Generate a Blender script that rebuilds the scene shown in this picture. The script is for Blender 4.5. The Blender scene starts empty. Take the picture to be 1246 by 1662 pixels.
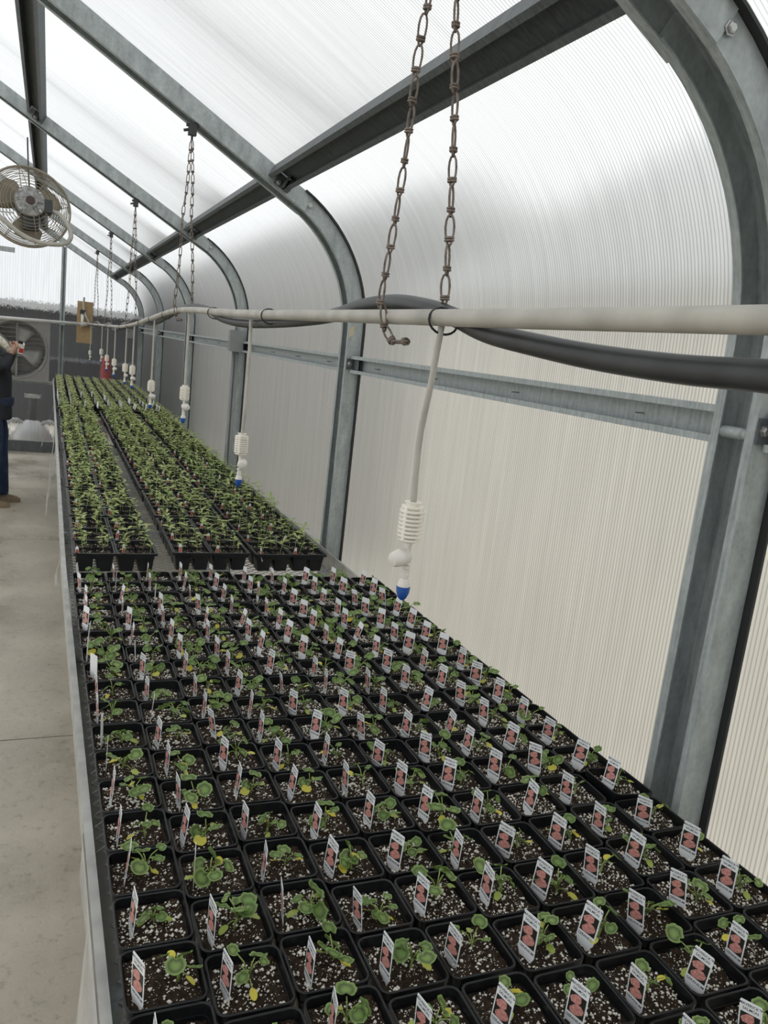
import bpy, bmesh, math, random
from math import sin, cos, pi, radians, sqrt, atan2
from mathutils import Vector, Matrix, Euler

random.seed(11)
SC = bpy.context.scene
COL = SC.collection

# ------------------------------------------------------------------ camera
W, H, F = 1246, 1662, 1304.0
PITCH, YAW, ROLL, CAMH = radians(11.1), radians(23.4), radians(6.5), 1.78
fw = Vector((sin(YAW) * cos(PITCH), cos(YAW) * cos(PITCH), -sin(PITCH)))
rt = Vector((cos(YAW), -sin(YAW), 0))
dn = fw.cross(rt)
cr = rt * cos(ROLL) - dn * sin(ROLL)
cd = rt * sin(ROLL) + dn * cos(ROLL)
cam_data = bpy.data.cameras.new('camera')
cam = bpy.data.objects.new('camera', cam_data)
COL.objects.link(cam)
cam.matrix_world = Matrix(((cr.x, -cd.x, -fw.x, 0), (cr.y, -cd.y, -fw.y, 0), (cr.z, -cd.z, -fw.z, CAMH), (0, 0, 0, 1)))
cam_data.sensor_fit = 'VERTICAL'
cam_data.sensor_height = 24.0
cam_data.lens = 24.0 * F / H
cam_data.clip_start = 0.02
SC.camera = cam

# ------------------------------------------------------------------ sky and exposure
wd = bpy.data.worlds.new('overcast'); SC.world = wd
wd.use_nodes = True
bg = wd.node_tree.nodes['Background']
bg.inputs[0].default_value = (0.95, 0.975, 1.0, 1)
bg.inputs[1].default_value = 1.0
SC.view_settings.view_transform = 'Standard'
SC.view_settings.look = 'None'
SC.view_settings.exposure = 0.64
SC.view_settings.gamma = 1.0
SC.view_settings.use_curve_mapping = False
SC.cycles.use_denoising = True
SC.cycles.max_bounces = 10
SC.cycles.diffuse_bounces = 6
SC.cycles.glossy_bounces = 3
SC.cycles.transmission_bounces = 8

# ------------------------------------------------------------------ helpers
def proj(p):
    d = Vector(p) - Vector((0, 0, CAMH))
    z = d.dot(fw)
    return (W / 2 + F * d.dot(cr) / z, H / 2 + F * d.dot(cd) / z, z)

def ray(u, v):
    return cr * ((u - W / 2) / F) + cd * ((v - H / 2) / F) + fw

def on_x(u, v, x):
    d = ray(u, v); t = x / d.x
    return Vector((x, d.y * t, CAMH + d.z * t))

class MB:
    """collects geometry; build() links it as one mesh object"""
    def __init__(s):
        s.v = []; s.f = []; s.m = []; s.mi = 0
    def add(s, vs, fs):
        o = len(s.v)
        s.v += [tuple(v) for v in vs]
        for f in fs:
            s.f.append(tuple(i + o for i in f)); s.m.append(s.mi)
        return s
    def box(s, x0, x1, y0, y1, z0, z1):
        vs = [(x, y, z) for z in (z0, z1) for y in (y0, y1) for x in (x0, x1)]
        return s.add(vs, [(0, 2, 3, 1), (4, 5, 7, 6), (0, 1, 5, 4), (2, 6, 7, 3), (0, 4, 6, 2), (1, 3, 7, 5)])
    def obox(s, c, sx, sy, sz, mat=None):
        mat = mat or Matrix()
        vs = [Vector(c) + mat @ Vector((x * sx / 2, y * sy / 2, z * sz / 2)) for z in (-1, 1) for y in (-1, 1) for x in (-1, 1)]
        return s.add(vs, [(0, 2, 3, 1), (4, 5, 7, 6), (0, 1, 5, 4), (2, 6, 7, 3), (0, 4, 6, 2), (1, 3, 7, 5)])
    def sweep(s, path, section, frames, closed=False):
        """section: list of (a,b); frames: list of (A,B) vectors per path point"""
        n = len(section); vs = []
        for p, (A, B) in zip(path, frames):
            p = Vector(p)
            for a, b in section:
                vs.append(p + A * a + B * b)
        fs = []
        L = len(path)
        for i in range(L if closed else L - 1):
            j = (i + 1) % L
            for k in range(n):
                k2 = (k + 1) % n
                fs.append((i * n + k, i * n + k2, j * n + k2, j * n + k))
        if not closed:
            fs.append(tuple(reversed(range(n))))
            fs.append(tuple((L - 1) * n + k for k in range(n)))
        return s.add(vs, fs)
    def tube(s, pts, r, seg=8, closed=False):
        pts = [Vector(p) for p in pts]
        L = len(pts)
        rs = r if isinstance(r, (list, tuple)) else [r] * L
        tang = []
        for i in range(L):
            a = pts[(i - 1) % L] if (closed or i > 0) else pts[i]
            b = pts[(i + 1) % L] if (closed or i < L - 1) else pts[i]
            t = (b - a)
            tang.append(t.normalized() if t.length > 1e-9 else Vector((0, 0, 1)))
        up = Vector((0, 0, 1)) if abs(tang[0].z) < 0.9 else Vector((1, 0, 0))
        A = (up - tang[0] * up.dot(tang[0])).normalized()
        vs = []
        for i in range(L):
            A = (A - tang[i] * A.dot(tang[i])).normalized()
            B = tang[i].cross(A)
            for k in range(seg):
                t = 2 * pi * k / seg
                vs.append(pts[i] + A * (cos(t) * rs[i]) + B * (sin(t) * rs[i]))
        fs = []
        for i in range(L if closed else L - 1):
            j = (i + 1) % L
            for k in range(seg):
                k2 = (k + 1) % seg
                fs.append((i * seg + k, i * seg + k2, j * seg + k2, j * seg + k))
        if not closed:
            fs.append(tuple(reversed(range(seg))))
            fs.append(tuple((L - 1) * seg + k for k in range(seg)))
        return s.add(vs, fs)
    def lathe(s, prof, seg=16, mat=None, caps=True):
        """prof: list of (r,z)"""
        mat = mat or Matrix()
        vs = []
        for r, z in prof:
            for k in range(seg):
                t = 2 * pi * k / seg
                vs.append(mat @ Vector((r * cos(t), r * sin(t), z)))
        fs = []
        for i in range(len(prof) - 1):
            for k in range(seg):
                k2 = (k + 1) % seg
                fs.append((i * seg + k, i * seg + k2, (i + 1) * seg + k2, (i + 1) * seg + k))
        if caps:
            fs.append(tuple(reversed(range(seg))))
            fs.append(tuple((len(prof) - 1) * seg + k for k in range(seg)))
        return s.add(vs, fs)
    def prism(s, poly, a, b, axis='y'):
        """poly: list of 2D points, extruded along axis from a to b"""
        n = len(poly)
        def P(p, t):
            return {'y': (p[0], t, p[1]), 'x': (t, p[0], p[1]), 'z': (p[0], p[1], t)}[axis]
        vs = [P(p, a) for p in poly] + [P(p, b) for p in poly]
        fs = [tuple(range(n)), tuple(reversed(range(n, 2 * n)))]
        fs += [(i, i + n, (i + 1) % n + n, (i + 1) % n) for i in range(n)]
        return s.add(vs, fs)
    def mesh(s, name, mats, smooth=False, angle=None):
        me = bpy.data.meshes.new(name)
        me.from_pydata(s.v, [], s.f)
        mats = mats if isinstance(mats, (list, tuple)) else [mats]
        for m in mats:
            me.materials.append(m)
        if len(mats) > 1:
            me.polygons.foreach_set('material_index', s.m)
        bm = bmesh.new(); bm.from_mesh(me)
        bmesh.ops.recalc_face_normals(bm, faces=bm.faces)
        if angle is not None:
            for e in bm.edges:
                if len(e.link_faces) == 2 and e.calc_face_angle(0) > radians(angle):
                    e.smooth = False
        bm.to_mesh(me); bm.free()
        if smooth or angle is not None:
            me.polygons.foreach_set('use_smooth', [True] * len(me.polygons))
        me.update()
        return me
    def build(s, name, mats, parent=None, smooth=False, angle=None):
        return mk(name, s.mesh(name, mats, smooth, angle), parent)

def mk(name, me, parent=None, loc=None, rot=None, mat=None, scale=None):
    o = bpy.data.objects.new(name, me)
    COL.objects.link(o)
    if parent is not None:
        o.parent = parent
    if mat is not None:
        o.matrix_local = mat
    else:
        if loc is not None: o.location = loc
        if rot is not None: o.rotation_euler = rot
        if scale is not None: o.scale = (scale,) * 3 if not hasattr(scale, '__len__') else scale
    return o

def empty(name, loc=(0, 0, 0), rot=(0, 0, 0)):
    o = bpy.data.objects.new(name, None)
    COL.objects.link(o)
    o.empty_display_size = 0.05
    o.location = loc; o.rotation_euler = rot
    return o

def tag(o, label=None, cat=None, group=None, kind=None):
    if label: o['label'] = label
    if cat: o['category'] = cat
    if group: o['group'] = group
    if kind: o['kind'] = kind
    return o

def smooth_path(pts, n=6, closed=False):
    pts = [Vector(p) for p in pts]; L = len(pts); out = []
    rng = L if closed else L - 1
    for i in range(rng):
        p0 = pts[(i - 1) % L] if (closed or i > 0) else pts[i] * 2 - pts[i + 1]
        p1 = pts[i]; p2 = pts[(i + 1) % L]
        p3 = pts[(i + 2) % L] if (closed or i + 2 < L) else p2 * 2 - p1
        for k in range(n):
            t = k / n
            out.append(0.5 * ((2 * p1) + (p2 - p0) * t + (2 * p0 - 5 * p1 + 4 * p2 - p3) * t * t + (3 * p1 - p0 - 3 * p2 + p3) * t ** 3))
    if not closed:
        out.append(pts[-1])
    return out

ORD = ['zeroth', 'first', 'second', 'third', 'fourth', 'fifth', 'sixth', 'seventh', 'eighth', 'ninth', 'tenth', 'eleventh', 'twelfth',
       'thirteenth', 'fourteenth', 'fifteenth', 'sixteenth', 'seventeenth', 'eighteenth', 'nineteenth', 'twentieth', 'twenty-first']

# ------------------------------------------------------------------ materials
def material(name):
    m = bpy.data.materials.new(name); m.use_nodes = True
    nt = m.node_tree
    return m, nt, nt.nodes['Principled BSDF']

def plain(name, col, rough=0.5, metal=0.0, spec=None, noise=None, nscale=40, bump=0.0):
    """colour with a little noise variation"""
    m, nt, b = material(name)
    b.inputs['Base Color'].default_value = (*col, 1)
    b.inputs['Roughness'].default_value = rough
    b.inputs['Metallic'].default_value = metal
    if spec is not None: b.inputs['Specular IOR Level'].default_value = spec
    if noise:
        tc = nt.nodes.new('ShaderNodeTexCoord')
        n = nt.nodes.new('ShaderNodeTexNoise'); n.inputs['Scale'].default_value = nscale; n.inputs['Detail'].default_value = 5
        r = nt.nodes.new('ShaderNodeValToRGB')
        r.color_ramp.elements[0].position = 0.3; r.color_ramp.elements[1].position = 0.7
        r.color_ramp.elements[0].color = (*[c * (1 - noise) for c in col], 1)
        r.color_ramp.elements[1].color = (*[min(1, c * (1 + noise)) for c in col], 1)
        nt.links.new(tc.outputs['Object'], n.inputs['Vector'])
        nt.links.new(n.outputs['Fac'], r.inputs['Fac'])
        nt.links.new(r.outputs['Color'], b.inputs['Base Color'])
        if bump:
            bp = nt.nodes.new('ShaderNodeBump'); bp.inputs['Strength'].default_value = bump; bp.inputs['Distance'].default_value = 0.004
            nt.links.new(n.outputs['Fac'], bp.inputs['Height'])
            nt.links.new(bp.outputs['Normal'], b.inputs['Normal'])
    return m

def galvanised(name, lo, hi, rough=0.5):
    m, nt, b = material(name)
    b.inputs['Roughness'].default_value = rough
    b.inputs['Metallic'].default_value = 0.1
    tc = nt.nodes.new('ShaderNodeTexCoord')
    mp = nt.nodes.new('ShaderNodeMapping'); mp.inputs['Scale'].default_value = (14, 60, 5)
    n = nt.nodes.new('ShaderNodeTexNoise'); n.inputs['Scale'].default_value = 2.0; n.inputs['Detail'].default_value = 8; n.inputs['Roughness'].default_value = 0.65
    v = nt.nodes.new('ShaderNodeTexVoronoi'); v.inputs['Scale'].default_value = 90
    mx = nt.nodes.new('ShaderNodeMix'); mx.data_type = 'FLOAT'; mx.inputs[0].default_value = 0.12
    r = nt.nodes.new('ShaderNodeValToRGB')
    r.color_ramp.elements[0].position = 0.32; r.color_ramp.elements[1].position = 0.68
    r.color_ramp.elements[0].color = (*lo, 1); r.color_ramp.elements[1].color = (*hi, 1)
    nt.links.new(tc.outputs['Object'], mp.inputs['Vector'])
    nt.links.new(mp.outputs['Vector'], n.inputs['Vector'])
    nt.links.new(tc.outputs['Object'], v.inputs['Vector'])
    nt.links.new(n.outputs['Fac'], mx.inputs[2]); nt.links.new(v.outputs['Distance'], mx.inputs[3])
    nt.links.new(mx.outputs[0], r.inputs['Fac'])
    nt.links.new(r.outputs['Color'], b.inputs['Base Color'])
    return m

def fluted_sheet(name, col, rough, axis, period=0.0115, depth=0.22, clear=0.35, drops=False):
    """outer skin of a twin-wall sheet: milky transmission mixed with blurred see-through, fine flutes across the axis"""
    m, nt, b = material(name)
    nt.nodes.remove(b)
    N = nt.nodes.new
    tc = N('ShaderNodeTexCoord'); sep = N('ShaderNodeSeparateXYZ')
    nt.links.new(tc.outputs['Object'], sep.inputs[0])
    mul = N('ShaderNodeMath'); mul.operation = 'MULTIPLY'; mul.inputs[1].default_value = 2 * pi / period
    nt.links.new(sep.outputs[axis], mul.inputs[0])
    sn = N('ShaderNodeMath'); sn.operation = 'SINE'
    nt.links.new(mul.outputs[0], sn.inputs[0])
    mr = N('ShaderNodeMapRange')
    mr.inputs[1].default_value = 0.2; mr.inputs[2].default_value = 1.0
    mr.inputs[3].default_value = 1.0; mr.inputs[4].default_value = 1.0 - depth
    nt.links.new(sn.outputs[0], mr.inputs[0])
    # long streaks of condensation running along the flutes
    mp = N('ShaderNodeMapping')
    sc = [2.2, 2.2, 2.2]; sc[axis] = 55
    mp.inputs['Scale'].default_value = sc
    nz = N('ShaderNodeTexNoise'); nz.inputs['Scale'].default_value = 1.0; nz.inputs['Detail'].default_value = 6; nz.inputs['Roughness'].default_value = 0.6
    nt.links.new(tc.outputs['Object'], mp.inputs[0]); nt.links.new(mp.outputs[0], nz.inputs['Vector'])
    mr2 = N('ShaderNodeMapRange')
    mr2.inputs[1].default_value = 0.3; mr2.inputs[2].default_value = 0.7; mr2.inputs[3].default_value = 0.86; mr2.inputs[4].default_value = 1.0
    nt.links.new(nz.outputs['Fac'], mr2.inputs[0])
    m1 = N('ShaderNodeMath'); m1.operation = 'MULTIPLY'
    nt.links.new(mr.outputs[0], m1.inputs[0]); nt.links.new(mr2.outputs[0], m1.inputs[1])
    vm = N('ShaderNodeVectorMath'); vm.operation = 'SCALE'; vm.inputs[0].default_value = col
    nt.links.new(m1.outputs[0], vm.inputs['Scale'])
    tr = N('ShaderNodeBsdfTranslucent'); nt.links.new(vm.outputs[0], tr.inputs[0])
    rf = N('ShaderNodeBsdfRefraction'); rf.inputs['Roughness'].default_value = rough; rf.inputs['IOR'].default_value = 1 / 1.12   # seen from inside the sheet
    nt.links.new(vm.outputs[0], rf.inputs[0])
    mx = N('ShaderNodeMixShader'); mx.inputs[0].default_value = clear
    nt.links.new(tr.outputs[0], mx.inputs[1]); nt.links.new(rf.outputs[0], mx.inputs[2])
    nt.links.new(mx.outputs[0], nt.nodes['Material Output'].inputs[0])
    if drops:
        n2 = N('ShaderNodeTexNoise'); n2.inputs['Scale'].default_value = 45; n2.inputs['Detail'].default_value = 4
        mp2 = N('ShaderNodeMapping'); mp2.inputs['Scale'].default_value = (1, 1, 0.35)
        nt.links.new(tc.outputs['Object'], mp2.inputs[0]); nt.links.new(mp2.outputs[0], n2.inputs['Vector'])
        bp = N('ShaderNodeBump'); bp.inputs['Strength'].default_value = 0.35; bp.inputs['Distance'].default_value = 0.02
        nt.links.new(n2.outputs['Fac'], bp.inputs['Height']); nt.links.new(bp.outputs['Normal'], rf.inputs['Normal'])
    return m

def inner_skin():
    """clear glossy inner skin of the sheet"""
    m, nt, b = material('clear_inner_skin')
    nt.nodes.remove(b)
    tp = nt.nodes.new('ShaderNodeBsdfTransparent'); tp.inputs[0].default_value = (0.97, 0.97, 0.965, 1)
    gl = nt.nodes.new('ShaderNodeBsdfGlossy'); gl.inputs['Roughness'].default_value = 0.25
    fr = nt.nodes.new('ShaderNodeLayerWeight'); fr.inputs[0].default_value = 0.12
    mx = nt.nodes.new('ShaderNodeMixShader')
    ml = nt.nodes.new('ShaderNodeMath'); ml.operation = 'MULTIPLY'; ml.inputs[1].default_value = 0.25
    nt.links.new(fr.outputs['Fresnel'], ml.inputs[0]); nt.links.new(ml.outputs[0], mx.inputs[0])
    nt.links.new(tp.outputs[0], mx.inputs[1]); nt.links.new(gl.outputs[0], mx.inputs[2])
    nt.links.new(mx.outputs[0], nt.nodes['Material Output'].inputs[0])
    return m

M = {}
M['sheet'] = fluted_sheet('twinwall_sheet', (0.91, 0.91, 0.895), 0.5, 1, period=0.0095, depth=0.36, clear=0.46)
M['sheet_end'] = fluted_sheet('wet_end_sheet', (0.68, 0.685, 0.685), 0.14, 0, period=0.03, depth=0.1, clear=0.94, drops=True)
M['vinyl'] = fluted_sheet('clear_lower_sheet', (0.95, 0.955, 0.955), 0.1, 0, period=0.05, depth=0.06, clear=0.95, drops=True)
M['skin_inner'] = inner_skin()
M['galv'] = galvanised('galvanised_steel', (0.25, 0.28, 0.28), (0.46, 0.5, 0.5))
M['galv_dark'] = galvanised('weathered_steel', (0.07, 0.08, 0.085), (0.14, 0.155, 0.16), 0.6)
M['steel_bolt'] = plain('bolt_steel', (0.42, 0.42, 0.41), 0.35, 0.8)
M['gasket'] = plain('black_gasket', (0.02, 0.021, 0.022), 0.6)
M['black_plastic'] = plain('black_pot_plastic', (0.0055, 0.0062, 0.0075), 0.33, spec=0.35, noise=0.25, nscale=60)
M['tray_plastic'] = plain('tray_plastic', (0.008, 0.0095, 0.012), 0.4, spec=0.35, noise=0.2, nscale=30)
M['pvc'] = plain('grey_pipe', (0.42, 0.4, 0.355), 0.5, noise=0.22, nscale=14)
M['pvc_white'] = plain('pale_pipe', (0.6, 0.59, 0.56), 0.45, noise=0.1, nscale=10)
M['hose'] = plain('black_hose', (0.028, 0.029, 0.031), 0.42, noise=0.35, nscale=25)
M['tie'] = plain('tie_black', (0.012, 0.012, 0.013), 0.5)
M['chain'] = plain('rusty_chain', (0.2, 0.165, 0.14), 0.6, 0.55, noise=0.4, nscale=120)
M['cream'] = plain('cream_plastic', (0.9, 0.86, 0.78), 0.45, noise=0.06, nscale=30)
M['white_plastic'] = plain('white_plastic', (0.74, 0.71, 0.66), 0.4, noise=0.06, nscale=30)
M['slot'] = plain('slot_shadow_plastic', (0.3, 0.27, 0.23), 0.7)
M['blue'] = plain('blue_nozzle', (0.012, 0.085, 0.36), 0.35)
M['drop_tube'] = plain('drop_tube', (0.46, 0.44, 0.4), 0.45, noise=0.12, nscale=18)
M['alu'] = plain('aluminium_rail', (0.45, 0.445, 0.42), 0.5, 0.3, noise=0.2, nscale=16)
M['mesh_steel'] = plain('expanded_steel', (0.34, 0.345, 0.34), 0.5, 0.4, noise=0.25, nscale=20)
M['wood'] = plain('plywood', (0.42, 0.29, 0.15), 0.7, noise=0.18, nscale=9)
M['fan_cream'] = plain('fan_enamel', (0.27, 0.235, 0.175), 0.5, noise=0.2, nscale=12)
M['motor'] = plain('dusty_motor', (0.3, 0.3, 0.29), 0.7, noise=0.5, nscale=45)
M['motor_dark'] = plain('motor_housing', (0.035, 0.037, 0.038), 0.5)
M['motor_cap'] = plain('motor_cap', (0.06, 0.035, 0.03), 0.6)
M['grey_box'] = plain('grey_enclosure', (0.24, 0.25, 0.25), 0.5, noise=0.08, nscale=10)
M['exh'] = plain('exhaust_galvanised', (0.27, 0.265, 0.25), 0.5, 0.25, noise=0.12, nscale=8)
M['exh_slat'] = plain('shutter_slat', (0.3, 0.295, 0.28), 0.4, 0.35, noise=0.12, nscale=12)
M['beige_tape'] = plain('beige_tape', (0.55, 0.47, 0.33), 0.7)
M['film'] = None
M['red'] = plain('red_paint', (0.5, 0.035, 0.035), 0.5)
M['shed'] = plain('shed_siding', (0.055, 0.057, 0.06), 0.7, noise=0.15, nscale=3)
M['shed_trim'] = plain('shed_trim', (0.75, 0.76, 0.76), 0.5)
M['shed_band'] = plain('shed_lower_siding', (0.03, 0.031, 0.033), 0.7)
M['outbuilding'] = plain('outbuilding_siding', (0.03, 0.03, 0.028), 0.8, noise=0.15, nscale=1.5)
M['hedge'] = plain('hedge_green', (0.05, 0.07, 0.03), 0.9, noise=0.35, nscale=2.5)
M['siding'] = plain('cream_siding', (0.93, 0.87, 0.75), 0.7, noise=0.08, nscale=2)
M['roofing'] = plain('added_pale_roofing', (0.4, 0.41, 0.41), 0.7, noise=0.12, nscale=2)
M['machine'] = plain('machine_pale', (0.5, 0.5, 0.49), 0.3)
M['machine_dark'] = plain('machine_dark', (0.05, 0.05, 0.05), 0.6)
M['gravel'] = plain('gravel', (0.78, 0.72, 0.62), 0.95, noise=0.15, nscale=1.5)
M['tag'] = plain('tag_white', (0.86, 0.87, 0.89), 0.4)
M['tag_text'] = plain('tag_print', (0.02, 0.02, 0.025), 0.5)
M['tag_pic'] = plain('tag_photo_ground', (0.02, 0.02, 0.016), 0.45, noise=0.6, nscale=250)
M['tag_flower'] = plain('tag_photo_flower', (0.6, 0.27, 0.235), 0.45, noise=0.5, nscale=650)
M['tag_red'] = plain('tag_red_photo', (0.5, 0.1, 0.05), 0.45, noise=0.3, nscale=300)
M['perlite'] = plain('perlite', (0.85, 0.81, 0.73), 0.9)
M['stem'] = plain('green_stem', (0.27, 0.36, 0.1), 0.5, noise=0.2, nscale=90)
M['jacket'] = plain('navy_jacket', (0.016, 0.018, 0.024), 0.7, noise=0.35, nscale=9)
M['hoodie'] = plain('navy_sweater', (0.02, 0.032, 0.065), 0.85, noise=0.2, nscale=20)
M['scarf'] = plain('cream_knit', (0.62, 0.58, 0.48), 0.9, noise=0.4, nscale=45)
M['skin'] = plain('skin', (0.5, 0.3, 0.22), 0.55, noise=0.06, nscale=20)
M['hair'] = plain('hair_brown', (0.045, 0.03, 0.02), 0.6, noise=0.3, nscale=60)
M['shoe'] = plain('tan_shoe', (0.24, 0.18, 0.11), 0.7, noise=0.2, nscale=30)
M['eye'] = plain('eye_dark', (0.03, 0.025, 0.02), 0.3)
M['lips'] = plain('lips', (0.42, 0.18, 0.15), 0.5)

def film_material():
    m, nt, b = material('cloudy_film')
    b.inputs['Base Color'].default_value = (0.86, 0.85, 0.82, 1)
    b.inputs['Roughness'].default_value = 0.35
    tr = nt.nodes.new('ShaderNodeBsdfTranslucent'); tr.inputs[0].default_value = (0.8, 0.79, 0.76, 1)
    tp = nt.nodes.new('ShaderNodeBsdfTransparent')
    m1 = nt.nodes.new('ShaderNodeMixShader'); m1.inputs[0].default_value = 0.5
    m2 = nt.nodes.new('ShaderNodeMixShader')
    tc = nt.nodes.new('ShaderNodeTexCoord')
    n = nt.nodes.new('ShaderNodeTexNoise'); n.inputs['Scale'].default_value = 14; n.inputs['Detail'].default_value = 6
    mr = nt.nodes.new('ShaderNodeMapRange'); mr.inputs[1].default_value = 0.3; mr.inputs[2].default_value = 0.7; mr.inputs[3].default_value = 0.15; mr.inputs[4].default_value = 0.5
    nt.links.new(tc.outputs['Object'], n.inputs['Vector']); nt.links.new(n.outputs['Fac'], mr.inputs[0])
    nt.links.new(mr.outputs[0], m2.inputs[0])
    nt.links.new(b.outputs[0], m1.inputs[1]); nt.links.new(tr.outputs[0], m1.inputs[2])
    nt.links.new(m1.outputs[0], m2.inputs[1]); nt.links.new(tp.outputs[0], m2.inputs[2])
    nt.links.new(m2.outputs[0], nt.nodes['Material Output'].inputs[0])
    return m
M['film'] = film_material()

def jeans_material():
    m, nt, b = material('blue_denim')
    b.inputs['Roughness'].default_value = 0.85
    tc = nt.nodes.new('ShaderNodeTexCoord')
    n = nt.nodes.new('ShaderNodeTexNoise'); n.inputs['Scale'].default_value = 6; n.inputs['Detail'].default_value = 6
    r = nt.nodes.new('ShaderNodeValToRGB')
    r.color_ramp.elements[0].position = 0.35; r.color_ramp.elements[1].position = 0.75
    r.color_ramp.elements[0].color = (0.012, 0.024, 0.06, 1); r.color_ramp.elements[1].color = (0.045, 0.085, 0.17, 1)
    nt.links.new(tc.outputs['Object'], n.inputs['Vector']); nt.links.new(n.outputs['Fac'], r.inputs[0]); nt.links.new(r.outputs[0], b.inputs['Base Color'])
    return m
M['jeans'] = jeans_material()

def concrete_material():
    m, nt, b = material('worn_concrete')
    tc = nt.nodes.new('ShaderNodeTexCoord')
    def noise(scale, detail, rough=0.6):
        n = nt.nodes.new('ShaderNodeTexNoise'); n.inputs['Scale'].default_value = scale; n.inputs['Detail'].default_value = detail; n.inputs['Roughness'].default_value = rough
        nt.links.new(tc.outputs['Object'], n.inputs['Vector']); return n
    n1 = noise(1.7, 8); n2 = noise(26, 6, 0.75); n3 = noise(60, 2)
    r = nt.nodes.new('ShaderNodeValToRGB')
    r.color_ramp.elements[0].position = 0.3; r.color_ramp.elements[1].position = 0.72
    r.color_ramp.elements[0].color = (0.34, 0.3, 0.232, 1); r.color_ramp.elements[1].color = (0.58, 0.525, 0.43, 1)
    nt.links.new(n1.outputs['Fac'], r.inputs[0])
    # small dark pits and stains
    r2 = nt.nodes.new('ShaderNodeValToRGB')
    r2.color_ramp.elements[0].position = 0.32; r2.color_ramp.elements[1].position = 0.46
    r2.color_ramp.elements[0].color = (0.66, 0.64, 0.61, 1); r2.color_ramp.elements[1].color = (1, 1, 1, 1)
    nt.links.new(n2.outputs['Fac'], r2.inputs[0])
    mx = nt.nodes.new('ShaderNodeMix'); mx.data_type = 'RGBA'; mx.blend_type = 'MULTIPLY'; mx.inputs[0].default_value = 1
    nt.links.new(r.outputs[0], mx.inputs[6]); nt.links.new(r2.outputs[0], mx.inputs[7])
    nt.links.new(mx.outputs[2], b.inputs['Base Color'])
    # damp patches: glossier
    mr = nt.nodes.new('ShaderNodeMapRange'); mr.inputs[1].default_value = 0.35; mr.inputs[2].default_value = 0.6; mr.inputs[3].default_value = 0.2; mr.inputs[4].default_value = 0.46
    nt.links.new(n1.outputs['Fac'], mr.inputs[0]); nt.links.new(mr.outputs[0], b.inputs['Roughness'])
    bp = nt.nodes.new('ShaderNodeBump'); bp.inputs['Strength'].default_value = 0.25; bp.inputs['Distance'].default_value = 0.006
    nt.links.new(n2.outputs['Fac'], bp.inputs['Height']); nt.links.new(bp.outputs['Normal'], b.inputs['Normal'])
    return m
M['concrete'] = concrete_material()
M['joint'] = plain('slab_joint', (0.09, 0.08, 0.065), 0.9)

def soil_material():
    m, nt, b = material('potting_soil')
    b.inputs['Roughness'].default_value = 0.95
    b.inputs['Specular IOR Level'].default_value = 0.25
    tc = nt.nodes.new('ShaderNodeTexCoord')
    n = nt.nodes.new('ShaderNodeTexNoise'); n.inputs['Scale'].default_value = 170; n.inputs['Detail'].default_value = 6; n.inputs['Roughness'].default_value = 0.7
    r = nt.nodes.new('ShaderNodeValToRGB')
    r.color_ramp.elements[0].position = 0.32; r.color_ramp.elements[1].position = 0.75
    r.color_ramp.elements[0].color = (0.006, 0.0042, 0.003, 1); r.color_ramp.elements[1].color = (0.07, 0.043, 0.027, 1)
    nt.links.new(tc.outputs['Object'], n.inputs['Vector']); nt.links.new(n.outputs['Fac'], r.inputs[0])
    v = nt.nodes.new('ShaderNodeTexVoronoi'); v.inputs['Scale'].default_value = 330; v.inputs['Randomness'].default_value = 1
    nt.links.new(tc.outputs['Object'], v.inputs['Vector'])
    gt = nt.nodes.new('ShaderNodeMath'); gt.operation = 'LESS_THAN'; gt.inputs[1].default_value = 0.22
    nt.links.new(v.outputs['Distance'], gt.inputs[0])
    n2 = nt.nodes.new('ShaderNodeTexNoise'); n2.inputs['Scale'].default_value = 60
    nt.links.new(tc.outputs['Object'], n2.inputs['Vector'])
    g2 = nt.nodes.new('ShaderNodeMath'); g2.operation = 'GREATER_THAN'; g2.inputs[1].default_value = 0.52
    nt.links.new(n2.outputs['Fac'], g2.inputs[0])
    ml = nt.nodes.new('ShaderNodeMath'); ml.operation = 'MULTIPLY'
    nt.links.new(gt.outputs[0], ml.inputs[0]); nt.links.new(g2.outputs[0], ml.inputs[1])
    mx = nt.nodes.new('ShaderNodeMix'); mx.data_type = 'RGBA'
    nt.links.new(ml.outputs[0], mx.inputs[0]); nt.links.new(r.outputs[0], mx.inputs[6]); mx.inputs[7].default_value = (0.6, 0.54, 0.45, 1)
    nt.links.new(mx.outputs[2], b.inputs['Base Color'])
    bp = nt.nodes.new('ShaderNodeBump'); bp.inputs['Strength'].default_value = 0.9; bp.inputs['Distance'].default_value = 0.004
    nt.links.new(n.outputs['Fac'], bp.inputs['Height']); nt.links.new(bp.outputs['Normal'], b.inputs['Normal'])
    return m
M['soil'] = soil_material()

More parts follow.
